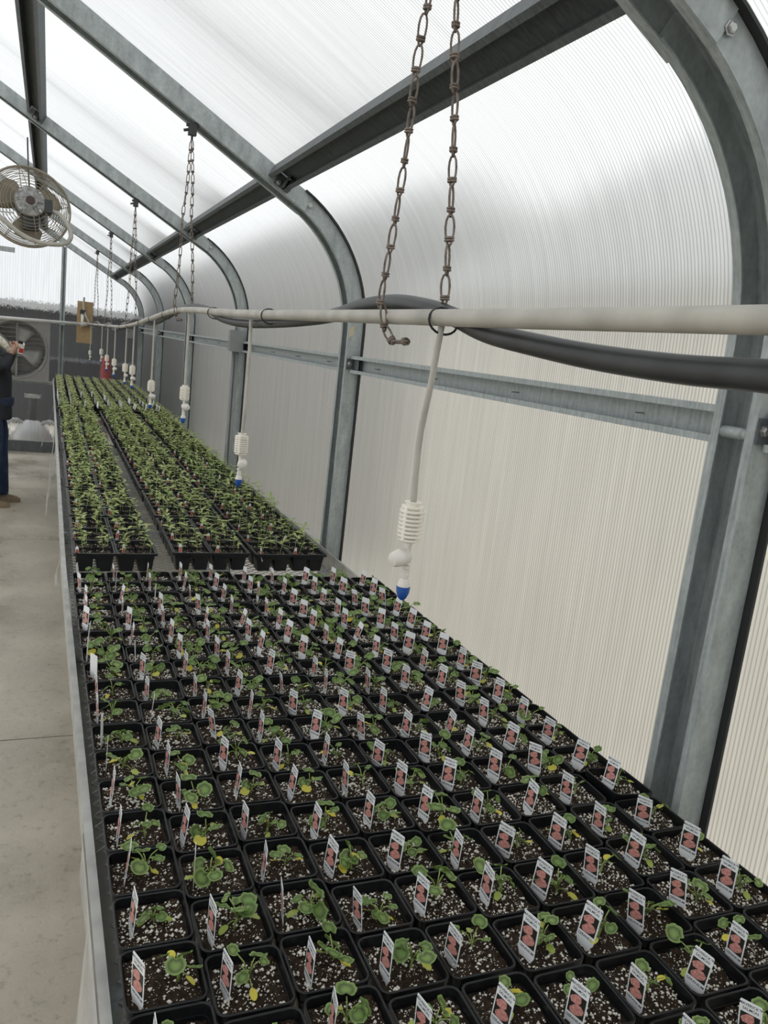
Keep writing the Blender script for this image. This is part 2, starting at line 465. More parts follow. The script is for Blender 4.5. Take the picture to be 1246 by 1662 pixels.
def leaf_material(name, base, edge, zone=None):
    """zone: dark horseshoe marking driven by the leaf's own vertex attribute"""
    m, nt, b = material(name)
    b.inputs['Roughness'].default_value = 0.45
    at = nt.nodes.new('ShaderNodeAttribute'); at.attribute_name = 'zone'
    oi = nt.nodes.new('ShaderNodeObjectInfo')
    mx = nt.nodes.new('ShaderNodeMix'); mx.data_type = 'RGBA'
    mx.inputs[6].default_value = (*base, 1); mx.inputs[7].default_value = (*edge, 1)
    nt.links.new(oi.outputs['Random'], mx.inputs[0])
    out = mx.outputs[2]
    if zone:
        mz = nt.nodes.new('ShaderNodeMix'); mz.data_type = 'RGBA'
        ml = nt.nodes.new('ShaderNodeMath'); ml.operation = 'MULTIPLY'; ml.inputs[1].default_value = 0.92
        nt.links.new(at.outputs['Fac'], ml.inputs[0]); nt.links.new(ml.outputs[0], mz.inputs[0])
        nt.links.new(out, mz.inputs[6]); mz.inputs[7].default_value = (*zone, 1)
        out = mz.outputs[2]
    nt.links.new(out, b.inputs['Base Color'])
    tr = nt.nodes.new('ShaderNodeBsdfTranslucent')
    nt.links.new(out, tr.inputs[0])
    ms = nt.nodes.new('ShaderNodeMixShader'); ms.inputs[0].default_value = 0.28
    nt.links.new(b.outputs[0], ms.inputs[1]); nt.links.new(tr.outputs[0], ms.inputs[2])
    nt.links.new(ms.outputs[0], nt.nodes['Material Output'].inputs[0])
    return m
M['leaf'] = leaf_material('geranium_leaf', (0.19, 0.35, 0.075), (0.32, 0.49, 0.14), (0.08, 0.09, 0.035))
M['leaf_yellow'] = leaf_material('yellowing_leaf', (0.78, 0.66, 0.07), (0.66, 0.66, 0.13))
M['leaf_lime'] = leaf_material('lime_leaf', (0.4, 0.52, 0.1), (0.5, 0.58, 0.15))
M['seed_leaf'] = leaf_material('seedling_leaf', (0.36, 0.46, 0.14), (0.55, 0.61, 0.25))
M['seed_leaf2'] = leaf_material('seedling_leaf_dark', (0.3, 0.4, 0.13), (0.45, 0.53, 0.2))

# ================================================================== SETTING
RIB_Y = [1.067 + 2.085 * i for i in range(-2, 6)]          # index 2 is the rib beside the camera
WX, RIDGE_X = 1.160, -1.0
SLOPE = radians(29.0)
T = 0.33
R_ARC = T / math.tan(radians(61) / 2)
Z_CORNER = 2.182
def right_profile(to_ridge=True):
    """outer line of the frame, floor to ridge, as (x, z, inward normal)"""
    pts = [(WX, 0.0), (WX, 0.9), (WX, Z_CORNER - T)]
    cx, cz = WX - R_ARC, Z_CORNER - T
    n = 14
    for i in range(1, n + 1):
        a = radians(61) * i / n
        pts.append((cx + R_ARC * cos(a), cz + R_ARC * sin(a)))
    return pts
ARC = right_profile()
ARC_END = ARC[-1]
def roof_z(x):
    return ARC_END[1] + (ARC_END[0] - x) * math.tan(SLOPE)
RIDGE_Z = roof_z(RIDGE_X)
def normals(pts):
    out = []
    for i in range(len(pts)):
        a = pts[max(0, i - 1)]; b = pts[min(len(pts) - 1, i + 1)]
        dx, dz = b[0] - a[0], b[1] - a[1]
        l = sqrt(dx * dx + dz * dz)
        out.append(Vector((-dz / l, 0, dx / l)))            # inward for a path running up the right wall
    return out
def mirror(pts):
    return [(2 * RIDGE_X - x, z) for x, z in pts]

# floor: slabs in a joint-coloured bed
floor = tag(MB().box(-3.2, 1.22, -3.2, 11.6, -0.12, -0.012).build('floor', M['joint']), kind='structure')
for x0, x1 in ((-3.2, -1.2), (-1.192, 1.22)):
    ys = [-3.2, 0.07, 3.46, 6.85, 11.6]
    for y0, y1 in zip(ys, ys[1:]):
        MB().box(x0, x1, y0 + 0.004, y1 - 0.004, -0.03, 0.0).build('slab', M['concrete'], floor)
ground = tag(MB().box(-40, 40, -30, 60, -0.3, -0.125).build('ground_outside', M['gravel']), kind='structure')

# glazing: one bent sheet per bay on each wall, one roof sheet per bay on each slope
wall_right = tag(empty('wall_right'), kind='structure')
wall_left = tag(empty('wall_left'), kind='structure')
ceiling = tag(empty('ceiling'), kind='structure')
def skin_sheet(mb, name, m, parent, angle=None):
    me = mb.mesh(name, [m, M['skin_inner']], angle=angle)

    return mk(name, me, parent)
def sheet(path, inward, y0, y1, name, parent, off=0.006, th=0.008):
    mb = MB()
    sec = [(-off, y0), (-off, y1), (-off - th, y1), (-off - th, y0)]
    mb.sweep([(x, 0, z) for x, z in path], sec, [(n, Vector((0, 1, 0))) for n in inward])
    for q in range(len(path) - 1):
        mb.m[4 * q] = 1                                     # the face towards the room
    return skin_sheet(mb, name, M['sheet'], parent, 30)
for y0, y1 in zip(RIB_Y, RIB_Y[1:]):
    a, b = y0 + 0.006, y1 - 0.006
    SP = ARC + [(0.788, roof_z(0.788))]
    sheet(SP, normals(SP), a, b, 'glazing_panel', wall_right)
    L = mirror(SP)
    sheet(L, [Vector((-n.x, 0, n.z)) for n in normals(SP)], a, b, 'glazing_panel', wall_left)
    roof = [(0.782, roof_z(0.782)), (RIDGE_X + 0.01, roof_z(RIDGE_X + 0.01))]
    sheet(roof, normals(roof), a, b, 'roof_panel', ceiling)
    sheet(mirror(roof), [Vector((-n.x, 0, n.z)) for n in normals(roof)], a, b, 'roof_panel', ceiling)

# end walls
def clip_profile(x0, x1, z0, z1=None):
    """polygon of the house's cross-section between x0..x1 above z0"""
    top = []
    prof = ARC[1:] + [(RIDGE_X, RIDGE_Z)] + list(reversed(mirror(ARC[1:])))
    def zt(x):
        best = 0
        for (xa, za), (xb, zb) in zip(prof, prof[1:]):
            lo, hi = min(xa, xb), max(xa, xb)
            if lo - 1e-9 <= x <= hi + 1e-9 and hi - lo > 1e-9:
                t = (x - xa) / (xb - xa); best = max(best, za + (zb - za) * t)
        return best
    xs = sorted(set([x0, x1] + [p[0] for p in prof if x0 < p[0] < x1]), reverse=True)
    for x in xs:
        z = zt(min(max(x, prof[-1][0] + 1e-6), prof[0][0] - 1e-6))
        top.append((x, z if z1 is None else min(z, z1)))
    return [(x0, z0), (x1, z0)] + top
YE = 11.512
wall_back = tag(empty('wall_back'), kind='structure')
def end_panel(x0, x1, z0, z1, m, y=YE):
    mb = MB().prism(clip_profile(x0, x1, z0, z1), y, y + 0.008)
    mb.m[0] = 1
    skin_sheet(mb, 'glazing_panel', m, wall_back)
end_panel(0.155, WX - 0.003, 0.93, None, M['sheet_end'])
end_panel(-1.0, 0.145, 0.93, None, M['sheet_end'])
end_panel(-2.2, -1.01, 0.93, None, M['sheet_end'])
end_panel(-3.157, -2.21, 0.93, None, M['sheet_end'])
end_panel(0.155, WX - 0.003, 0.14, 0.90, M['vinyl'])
end_panel(-1.0, 0.145, 0.14, 0.90, M['vinyl'])
end_panel(-3.157, -1.01, 0.14, 0.90, M['vinyl'])
MB().box(-3.157, WX - 0.003, YE - 0.06, YE - 0.003, 0.0, 0.14).build('sill', M['galv_dark'], wall_back)
MB().box(-3.157, WX - 0.003, YE - 0.05, YE - 0.003, 0.895, 0.935).build('rail', M['galv'], wall_back)
for x in (0.15, -1.005, -2.205):
    zt = roof_z(x) if x > RIDGE_X else roof_z(2 * RIDGE_X - x)
    mb = MB()
    mb.box(x - 0.03, x - 0.008, YE - 0.07, YE - 0.003, 0.14, zt - 0.09)
    mb.box(x - 0.008, x + 0.012, YE - 0.03, YE - 0.003, 0.14, zt - 0.09)
    mb.box(x + 0.012, x + 0.03, YE - 0.07, YE - 0.003, 0.14, zt - 0.09)
    mb.build('stud', M['galv'], wall_back)
MB().box(-3.0, -0.42, YE - 0.09, YE - 0.075, 2.49, 2.55).build('header', M['galv'], wall_back)
wall_front = tag(empty('wall_front'), kind='structure')
for x0, x1 in ((-3.157, -1.6), (-1.59, -0.41), (-0.4, WX - 0.003)):
    MB().prism(clip_profile(x0, x1, 0.02), RIB_Y[0] - 0.075, RIB_Y[0] - 0.067).build('glazing_panel', M['sheet_end'], wall_front)

# ------------------------------------------------------------------ steel arch ribs
def channel_section(w, d, lip, t=0.003):
    """C section opening inward: a = inward, b = along the house"""
    h = w / 2
    return [(0, -h), (0, h), (d, h), (d, h - lip), (d - t, h - lip), (d - t, h - t), (t, h - t), (t, -h + t), (d - t, -h + t), (d - t, -h + lip), (d, -h + lip), (d, -h)]
SEC_POST = channel_section(0.098, 0.058, 0.019)
SEC_RAFT = channel_section(0.106, 0.064, 0.021)
RIBNAME = ['behind the camera', 'just behind the camera', 'nearest the camera', 'second from the camera', 'third from the camera', 'fourth from the camera', 'fifth from the camera', 'against the end wall']
raft_path = [(0.905, roof_z(0.905) ), (0.0, roof_z(0.0)), (RIDGE_X + 0.02, roof_z(RIDGE_X + 0.02))]
meshes = {}
def rib_meshes():
    YV = Vector((0, 1, 0))
    meshes['post_r'] = MB().sweep([(x, 0, z) for x, z in ARC], SEC_POST, [(n, YV) for n in normals(ARC)]).mesh('arch_post', M['galv'], angle=35)
    nl = [Vector((-n.x, 0, n.z)) for n in normals(ARC)]
    meshes['post_l'] = MB().sweep([(x, 0, z) for x, z in mirror(ARC)], SEC_POST, [(n, YV) for n in nl]).mesh('arch_post', M['galv'], angle=35)
    n = normals(raft_path)
    # the rafter's channel nests over the bent post: its web lies just outside, its legs outside the post's legs
    out = [(x - nn.x * 0.0035, 0, z - nn.z * 0.0035) for (x, z), nn in zip(raft_path, n)]
    meshes['raft_r'] = MB().sweep(out, SEC_RAFT, [(nn, YV) for nn in n]).mesh('rafter', M['galv'], angle=35)
    meshes['raft_l'] = MB().sweep([(2 * RIDGE_X - x, y, z) for x, y, z in out], SEC_RAFT, [(Vector((-nn.x, 0, nn.z)), YV) for nn in n]).mesh('rafter', M['galv'], angle=35)
    # gasket strip under the sheet joints
    g = [(0.0, -0.066), (0.0, -0.05), (-0.005, -0.05), (-0.005, 0.05), (0, 0.05), (0, 0.066), (-0.0058, 0.066), (-0.0058, -0.066)]
    meshes['gasket'] = MB().sweep([(x, 0, z) for x, z in ARC], g, [(nn, YV) for nn in normals(ARC)]).mesh('gasket', M['gasket'], angle=35)
    bolt = MB()
    bolt.lathe([(0.0115, 0), (0.0115, 0.0015), (0.009, 0.002), (0.0085, 0.006), (0.006, 0.0075)], 6)
    meshes['bolt'] = bolt.mesh('bolt', M['steel_bolt'])
    cl = MB()
    cl.box(-0.03, 0.03, -0.005, -0.001, -0.022, 0.022)
    cl.box(0.012, 0.03, -0.045, -0.005, -0.022, 0.022)
    cl.box(0.0, 0.003, -0.06, -0.005, -0.022, 0.022)
    meshes['clip'] = cl.mesh('clip', M['galv_dark'])
rib_meshes()
FACE = Matrix.Rotation(pi / 2, 4, 'X')           # local z -> world -y
PURL = [(0.785, 'eave'), (-0.085, 'upper')]
GIRTS = [(1.722, 'middle'), (0.87, 'lower')]
for i, y in enumerate(RIB_Y):
    rib = empty('arch_rib', (0, y, 0))
    tag(rib, 'grey galvanised steel arch rib ' + RIBNAME[i], 'frame rib', 'steel arch ribs along the house')
    mk('arch_post', meshes['post_r'], rib); mk('arch_post', meshes['post_l'], rib)
    mk('rafter', meshes['raft_r'], rib); mk('rafter', meshes['raft_l'], rib)
    mk('gasket', meshes['gasket'], rib)
    if i >= 2:
        for (bx, bz) in ((0.895, roof_z(0.895) - 0.035),):
            mk('bolt', meshes['bolt'], rib, mat=Matrix.Translation((bx, -0.0535, bz)) @ FACE)
        for px, _ in PURL:
            pz = roof_z(px) - 0.035
            mk('clip', meshes['clip'], rib, mat=Matrix.Translation((px, -0.053, pz)) @ Matrix.Rotation(SLOPE, 4, 'Y'))
            mk('bolt', meshes['bolt'], rib, mat=Matrix.Translation((px - 0.018, -0.058, pz)) @ FACE)
        for gz, _ in GIRTS:
            mk('clip', meshes['clip'], rib, mat=Matrix.Translation((1.135, -0.049, gz)) @ Matrix.Rotation(0, 4, 'Y'))
            mk('bolt', meshes['bolt'], rib, mat=Matrix.Translation((1.118, -0.054, gz)) @ FACE)
    if i == 2:
        # short spacer tube between the lips of the near post
        MB().tube([(1.112, -0.03, 1.712), (1.112, 0.03, 1.712)], 0.011, 10).build('spacer_tube', M['galv'], rib, smooth=True)
    if i == 3:
        MB().prism([(1.1035, 1.825), (1.1225, 1.84), (1.1225, 1.875), (1.1035, 1.86)], -0.051, -0.0495).build('tape_patch', M['beige_tape'], rib)

# purlins and girts, one per bay
SEC_PURL = channel_section(0.088, 0.045, 0.016)
SEC_GIRT = channel_section(0.068, 0.04, 0.013)
BAY = ['behind the camera', 'beside the camera', 'nearest in front of the camera', 'second in front of the camera', 'third in front of the camera', 'fourth in front of the camera', 'next to the end wall']
nr = Vector((-sin(SLOPE), 0, -cos(SLOPE)))
ar = Vector((-cos(SLOPE), 0, sin(SLOPE)))
screw = MB(); screw.tube([(0, 0, 0), (-0.022, 0, 0)], [0.0022, 0.0012], 6); screw.tube([(-0.001, 0, 0), (0.0, 0, 0)], 0.004, 6)
screw_me = screw.mesh('screw', M['steel_bolt'])
for i, (y0, y1) in enumerate(zip(RIB_Y, RIB_Y[1:])):
    for px, nm in PURL:
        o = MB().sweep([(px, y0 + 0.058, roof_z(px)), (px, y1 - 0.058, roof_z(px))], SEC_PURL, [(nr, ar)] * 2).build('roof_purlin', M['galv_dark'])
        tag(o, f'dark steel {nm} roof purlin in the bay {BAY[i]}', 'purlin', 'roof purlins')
    for gz, nm in GIRTS:
        o = empty('wall_girt', (WX, y0, gz))
        tag(o, f'grey steel {nm} wall girt in the bay {BAY[i]}', 'girt', 'wall girts')
        MB().sweep([(0, 0.056, 0), (0, y1 - y0 - 0.056, 0)], SEC_GIRT, [(Vector((-1, 0, 0)), Vector((0, 0, 1)))] * 2).build('channel', M['galv'], o)
        if nm == 'middle' and i >= 2:
            for k in range(4):
                mk('screw', screw_me, o, (-0.003, 0.3 + k * 0.5, -0.004))

# ================================================================== OUTSIDE, seen blurred through the sheets
sh = empty('dark_shed', (0, 16, 0))
tag(sh, 'dark grey shed blurred through the wet end wall', 'shed')
MB().box(-6, 9, 0, 4, -0.12, 1.05).build('lower_wall', M['shed_band'], sh)
MB().box(-6, 9, 0.02, 4, 1.05, 1.86).build('upper_wall', M['shed'], sh)
MB().box(-6.05, 9.05, -0.03, 0.02, 1.03, 1.07).build('band_trim', M['grey_box'], sh)
MB().box(-6.1, 9.1, -0.15, 4.1, 1.86, 1.98).build('eave', M['shed_trim'], sh)
rp = empty('red_cylinder', (0.775, 12.6, -0.125))
tag(rp, 'slim red upright cylinder blurred behind the wet end wall', 'cylinder')
MB().lathe([(0.07, 0), (0.07, 0.5), (0.074, 0.51), (0.07, 0.52), (0.07, 1.36), (0.055, 1.4)], 18).build('shell', M['red'], rp, angle=40)
MB().lathe([(0.035, 1.4), (0.035, 1.43), (0.02, 1.44)], 12).build('cap', M['machine_dark'], rp)
nb = empty('cream_building', (3.4, -11, -0.125))
tag(nb, 'cream sided building blurred through the nearest wall panels', 'building')
MB().box(0.03, 5, 0, 16.9, 0, 2.45).build('wall', M['siding'], nb)
for k in range(12):
    MB().prism([(0.03, 0.02 + 0.2 * k), (0.0, 0.02 + 0.2 * k), (0.02, 0.215 + 0.2 * k), (0.03, 0.215 + 0.2 * k)], -0.01, 16.91).build('siding_board', M['siding'], nb)
MB().prism([(-0.25, 2.42), (5.25, 2.42), (5.25, 2.5), (2.5, 4.7), (-0.25, 2.5)], -0.2, 17.1).build('roof', M['roofing'], nb)  # roof added, raised and greyed to dim the curved panels above the wall
ob = empty('outbuilding', (2.45, 6.9, -0.125))
tag(ob, 'dim grey outbuilding blurred through the side wall', 'building')
MB().box(0, 3, 0, 8, 0, 3.4).build('wall', M['outbuilding'], ob)
MB().prism([(-0.2, 3.4), (3.2, 3.4), (1.5, 4.2)], -0.2, 8.2).build('roof', M['outbuilding'], ob)
hd = MB()
for k in range(26):
    y = 7.0 + k * 0.28; r = random.uniform(0.28, 0.38)
    hd.lathe([(r * 0.5, 0), (r, 0.2), (r * 1.05, 0.55), (r * 0.7, 0.85), (r * 0.2, 0.98)], 10, Matrix.Translation((1.8 + random.uniform(-0.05, 0.05), y, -0.125)))
tag(hd.build('low_hedge', M['hedge'], smooth=True), 'low green hedge blurred through the side wall', 'hedge', kind='stuff')
mc = empty('garden_machine', (-0.19, 12.6, -0.125))
tag(mc, 'pale garden machine blurred behind the clear lower end panel', 'machine')
MB().lathe([(0.05, 0), (0.2, 0.02), (0.28, 0.1), (0.27, 0.2), (0.2, 0.32), (0.1, 0.4), (0.08, 0.42)], 20).build('hood', M['machine'], mc, smooth=True)
for s in (-1, 1):
    MB().tube(smooth_path([(s * 0.1, 0, 0.36), (s * 0.22, -0.05, 0.42), (s * 0.34, -0.05, 0.36), (s * 0.42, 0, 0.34)], 5), 0.025, 8).build('handle_arm', M['machine'], mc, smooth=True)
    MB().lathe([(0.04, -0.04), (0.13, -0.04), (0.14, 0), (0.13, 0.04), (0.04, 0.04)], 16, Matrix.Translation((s * 0.33, 0.05, 0.15)) @ Matrix.Rotation(pi / 2, 4, 'Y')).build('wheel', M['machine_dark'], mc, angle=40)
MB().tube([(0, 0, 0.4), (0, 0.02, 0.75)], 0.05, 10).build('column', M['machine_dark'], mc, smooth=True)
MB().obox((0, 0, 0.76), 0.2, 0.06, 0.05).build('grip', M['machine'], mc)

# ================================================================== BENCH
BZ = 0.960
bench = empty('growing_bench', (0, 0, 0))
tag(bench, 'long steel growing bench with expanded metal top along the wall', 'bench')
def shear(y):                      # the bench runs a touch askew to the house
    return -0.0095 * (y - 0.87) if y < 2.7 else -0.0174
BY0, BY1 = -0.6, 11.2
def rail(xs, name, m):
    mb = MB()
    path = [(0, y, 0) for y in (BY0, 0.87, 2.7, BY1)]
    mb.sweep([(shear(p[1]), p[1], BZ) for p in path], xs, [(Vector((1, 0, 0)), Vector((0, 0, 1)))] * 4)
    return mb.build(name, m, bench)
rail([(0.086, 0.03), (0.083, 0.03), (0.083, -0.05), (0.12, -0.05), (0.12, -0.047), (0.086, -0.047)], 'rail', M['alu'])
rail([(1.056, 0.03), (1.059, 0.03), (1.059, -0.05), (1.02, -0.05), (1.02, -0.047), (1.056, -0.047)], 'rail', M['alu'])
rail([(0.076, 0.034), (0.0888, 0.034), (0.0888, 0.031), (0.079, 0.031), (0.079, -0.02), (0.076, -0.02)], 'edge_strip', M['alu'])
MB().box(0.07, 1.06, BY1, BY1 + 0.004, BZ - 0.05, BZ + 0.05).build('end_rail', M['alu'], bench)
for y in [BY0 + 0.3 + 1.2 * k for k in range(10)]:
    MB().box(0.075, 1.035, y - 0.02, y + 0.02, BZ - 0.046, BZ - 0.006).build('cross_bar', M['galv'], bench)
    if int(round((y - BY0 - 0.3) / 1.2)) % 2 == 0:
        for x in (0.28, 0.9):
            mb = MB(); mb.box(x - 0.022, x + 0.022, y - 0.022, y + 0.022, 0.004, BZ - 0.046); mb.box(x - 0.045, x + 0.045, y - 0.045, y + 0.045, 0, 0.004)
            mb.build('leg', M['galv'], bench)
def mesh_tile(length=1.0, width=0.93, lw=0.034, sw=0.0172):
    mb = MB(); rows = int(length / sw); nz = int(width / (lw / 2))
    wx, hz = 0.0016, 0.0009
    vs, fs = [], []
    for r in range(rows):
        y = (r + 0.5) * sw
        base = len(vs)
        for k in range(nz + 1):
            yy = y + (0.5 if (k + r) % 2 else -0.5) * sw * 0.96
            x = k * lw / 2
            vs += [(x, yy - wx, -hz), (x, yy + wx, -hz), (x, yy + wx, hz), (x, yy - wx, hz)]
        for k in range(nz):
            a = base + 4 * k; b = a + 4
            fs += [(a, b, b + 1, a + 1), (a + 1, b + 1, b + 2, a + 2), (a + 2, b + 2, b + 3, a + 3), (a + 3, b + 3, b, a)]
    mb.add(vs, fs)
    return mb.mesh('mesh_panel', M['mesh_steel'])
tile = mesh_tile()
for k in range(11):
    y = 0.2 + k
    o = mk('mesh_panel', tile, bench, (0.1 + shear(y + 0.5), y, BZ - 0.0015))
    o['kind'] = 'stuff'

# hanging film scraps along the bench edge
def film(name, quads, label):
    """quads: rows of points from the rail down; each row a list of points"""
    vs, fs = [], []
    n = len(quads[0])
    for row in quads:
        vs += row
    for i in range(len(quads) - 1):
        for k in range(n - 1):
            fs.append((i * n + k, i * n + k + 1, (i + 1) * n + k + 1, (i + 1) * n + k))
    mb = MB().add(vs, fs)
    o = mb.build(name, M['film'], smooth=True)
    so = o.modifiers.new('thickness', 'SOLIDIFY'); so.thickness = 0.0006
    tag(o, label, 'plastic film', 'film scraps on the bench edge')
    return o
ys = [0.55 + 0.085 * k for k in range(9)]
rows = []
for j in range(9):
    t = j / 8
    row = []
    for y in ys:
        s = max(0.0, min(1.0, (1.08 - y) / 0.4))
        flare = 0.05 * s * t ** 1.2 + 0.006 * sin(y * 40) * t
        drop = 0.028 - (0.03 + 0.55 * s ** 0.8) * t
        row.append((0.0735 - flare + shear(y), y + 0.008 * sin(9 * t + y * 7), BZ + drop))
    rows.append(row)
film('plastic_film', rows, 'cloudy plastic film hanging from the near end of the bench edge')
def strip(y, w, L, lean, label):
    rows = []
    for j in range(7):
        t = j / 6
        ww = w * (1 - 0.85 * t ** 1.5)
        rows.append([(0.073 - 0.0174 - lean * t + 0.006 * sin(7 * t) + 0.01 * k, y + (k - 0.5) * ww + 0.02 * t, BZ + 0.02 - L * t) for k in (0, 0.5, 1)])
    film('plastic_film', rows, label)
strip(3.02, 0.16, 0.17, 0.012, 'short torn film scrap on bench edge beside the front seedling tray')
strip(5.6, 0.25, 0.5, 0.05, 'long torn film strip hanging from middle of the bench edge')
strip(8.2, 0.3, 0.42, 0.1, 'torn film strip blowing outward near the far end of bench')
strip(6.8, 0.22, 0.62, 0.03, 'thin torn film strip hanging between the two longer ones')

# ================================================================== POTTED GERANIUMS
def rounded_rect(hx, hy, r, seg=3):
    pts = []
    for cx, cy, a0 in ((hx - r, hy - r, 0), (-hx + r, hy - r, 90), (-hx + r, -hy + r, 180), (hx - r, -hy + r, 270)):
        for k in range(seg + 1):
            a = radians(a0 + 90 * k / seg)
            pts.append((cx + r * cos(a), cy + r * sin(a)))
    return pts
PX, PY, PH = 0.0468, 0.0483, 0.080
def pot_mesh():
    rings = [(-0.0125, 0.0, 0.008), (-0.0050, 0.066, 0.010), (-0.0015, 0.067, 0.011), (0, 0.079, 0.012), (-0.0008, 0.080, 0.012), (-0.0022, 0.080, 0.011), (-0.0032, 0.079, 0.010), (-0.0062, 0.050, 0.009)]
    vs, fs = [], []
    for off, z, r in rings:
        vs += [(x, y, z) for x, y in rounded_rect(PX + off, PY + off, r)]
    n = 16
    for i in range(len(rings) - 1):
        for k in range(n):
            fs.append((i * n + k, i * n + (k + 1) % n, (i + 1) * n + (k + 1) % n, (i + 1) * n + k))
    fs.append(tuple(reversed(range(n))))
    fs.append(tuple((len(rings) - 1) * n + k for k in range(n)))
    return MB().add(vs, fs).mesh('pot', M['black_plastic'], angle=32)
POT = pot_mesh()
SOILZ = 0.0655
def soil_mesh(hx, hy, n, seed, amp=0.004):
    rnd = random.Random(seed)
    vs, fs = [], []
    ph = [rnd.uniform(0, 6.28) for _ in range(8)]
    hs = {}
    for j in range(n + 1):
        for i in range(n + 1):
            x = -hx + 2 * hx * i / n; y = -hy + 2 * hy * j / n
            ex = abs(2 * i / n - 1); ey = abs(2 * j / n - 1)
            z = amp * (0.5 * sin(x * 150 + ph[0]) * sin(y * 130 + ph[1]) + 0.4 * sin(x * 260 + y * 120 + ph[2]) + rnd.uniform(-0.55, 0.55))
            if i not in (0, n): x += rnd.uniform(-0.25, 0.25) * 2 * hx / n
            if j not in (0, n): y += rnd.uniform(-0.25, 0.25) * 2 * hy / n
            vs.append((x, y, z)); hs[(i, j)] = z
    for j in range(n):
        for i in range(n):
            a = j * (n + 1) + i
            fs.append((a, a + 1, a + n + 2, a + n + 1))
    return MB().add(vs, fs).mesh('soil', M['soil'], smooth=True)
def perlite_mesh(hx, hy, count, seed):
    rnd = random.Random(seed); mb = MB()
    for _ in range(count):
        x, y = rnd.uniform(-hx, hx), rnd.uniform(-hy, hy)
        s = rnd.choice((0.0007, 0.0008, 0.0009, 0.0011, 0.0013, 0.0015, 0.0018, 0.0022, 0.0028))
        z = rnd.uniform(0.0, 0.0025)
        q = [(x + s * rnd.uniform(.7, 1.3), y, z), (x - s * rnd.uniform(.7, 1.3), y, z), (x, y + s * rnd.uniform(.7, 1.3), z), (x, y - s * rnd.uniform(.7, 1.3), z), (x + s * .2, y, z + s * rnd.uniform(.6, 1.1)), (x, y, z - s)]
        mb.add(q, [(0, 2, 4), (2, 1, 4), (1, 3, 4), (3, 0, 4), (2, 0, 5), (1, 2, 5), (3, 1, 5), (0, 3, 5)])
    return mb.mesh('perlite', M['perlite'], smooth=True)
SOILS = [soil_mesh(PX - 0.0052, PY - 0.0052, 16, s) for s in range(5)]
PERL = [perlite_mesh(PX - 0.008, PY - 0.008, random.Random(s).randint(170, 280), 50 + s) for s in range(5)]

def leaf_mesh(seed, mat, kind='geranium'):
    rnd = random.Random(seed)
    n = 22; rings = [0.36, 0.66, 0.85, 1.0]
    zones = [0.35, 0.95, 0.35, 0.0]
    vs = [(0, 0.72 if kind == 'geranium' else 0.9, 0.0)]; zn = [0.15]
    ph = rnd.uniform(0, 6.28)
    for r, zz in zip(rings, zones):
        for k in range(n):
            t = 2 * pi * k / n
            if kind == 'geranium':
                d = abs(((t + pi / 2 + pi) % (2 * pi)) - pi)           # distance from the notch at -y
                rr = r * (1 - 0.42 * math.exp(-(d / 0.3) ** 2))
                if r > 0.9: rr *= 1 + 0.045 * cos(7 * t + ph)
                x, y = rr * 0.98 * cos(t), 0.72 + rr * 0.86 * sin(t)
                z = 0.16 * (r ** 2) * (1 + 0.5 * sin(3 * t + ph)) + (0.05 * cos(7 * t + ph) if r > 0.6 else 0)
            else:
                x, y = r * 0.55 * cos(t), 0.9 + r * 0.9 * sin(t)
                z = 0.1 * x * x - 0.16 * (y - 0.9) ** 2
            vs.append((x, y, z)); zn.append(zz)
    fs = [(0, 1 + k, 1 + (k + 1) % n) for k in range(n)]
    for i in range(len(rings) - 1):
        for k in range(n):
            fs.append((1 + i * n + k, 1 + (i + 1) * n + k, 1 + (i + 1) * n + (k + 1) % n, 1 + i * n + (k + 1) % n))
    me = bpy.data.meshes.new('leaf'); me.from_pydata(vs, [], fs); me.materials.append(mat)
    a = me.attributes.new('zone', 'FLOAT', 'POINT')
    a.data.foreach_set('value', zn)
    me.polygons.foreach_set('use_smooth', [True] * len(me.polygons))
    return me
LEAF = [leaf_mesh(s, M['leaf']) for s in range(4)]
LEAF_LIME = [leaf_mesh(s + 9, M['leaf_lime'], 'oval') for s in range(2)]
LEAF_YEL = [leaf_mesh(s + 19, M['leaf_yellow'], 'oval') for s in range(2)] + [leaf_mesh(30, M['leaf_yellow'])]

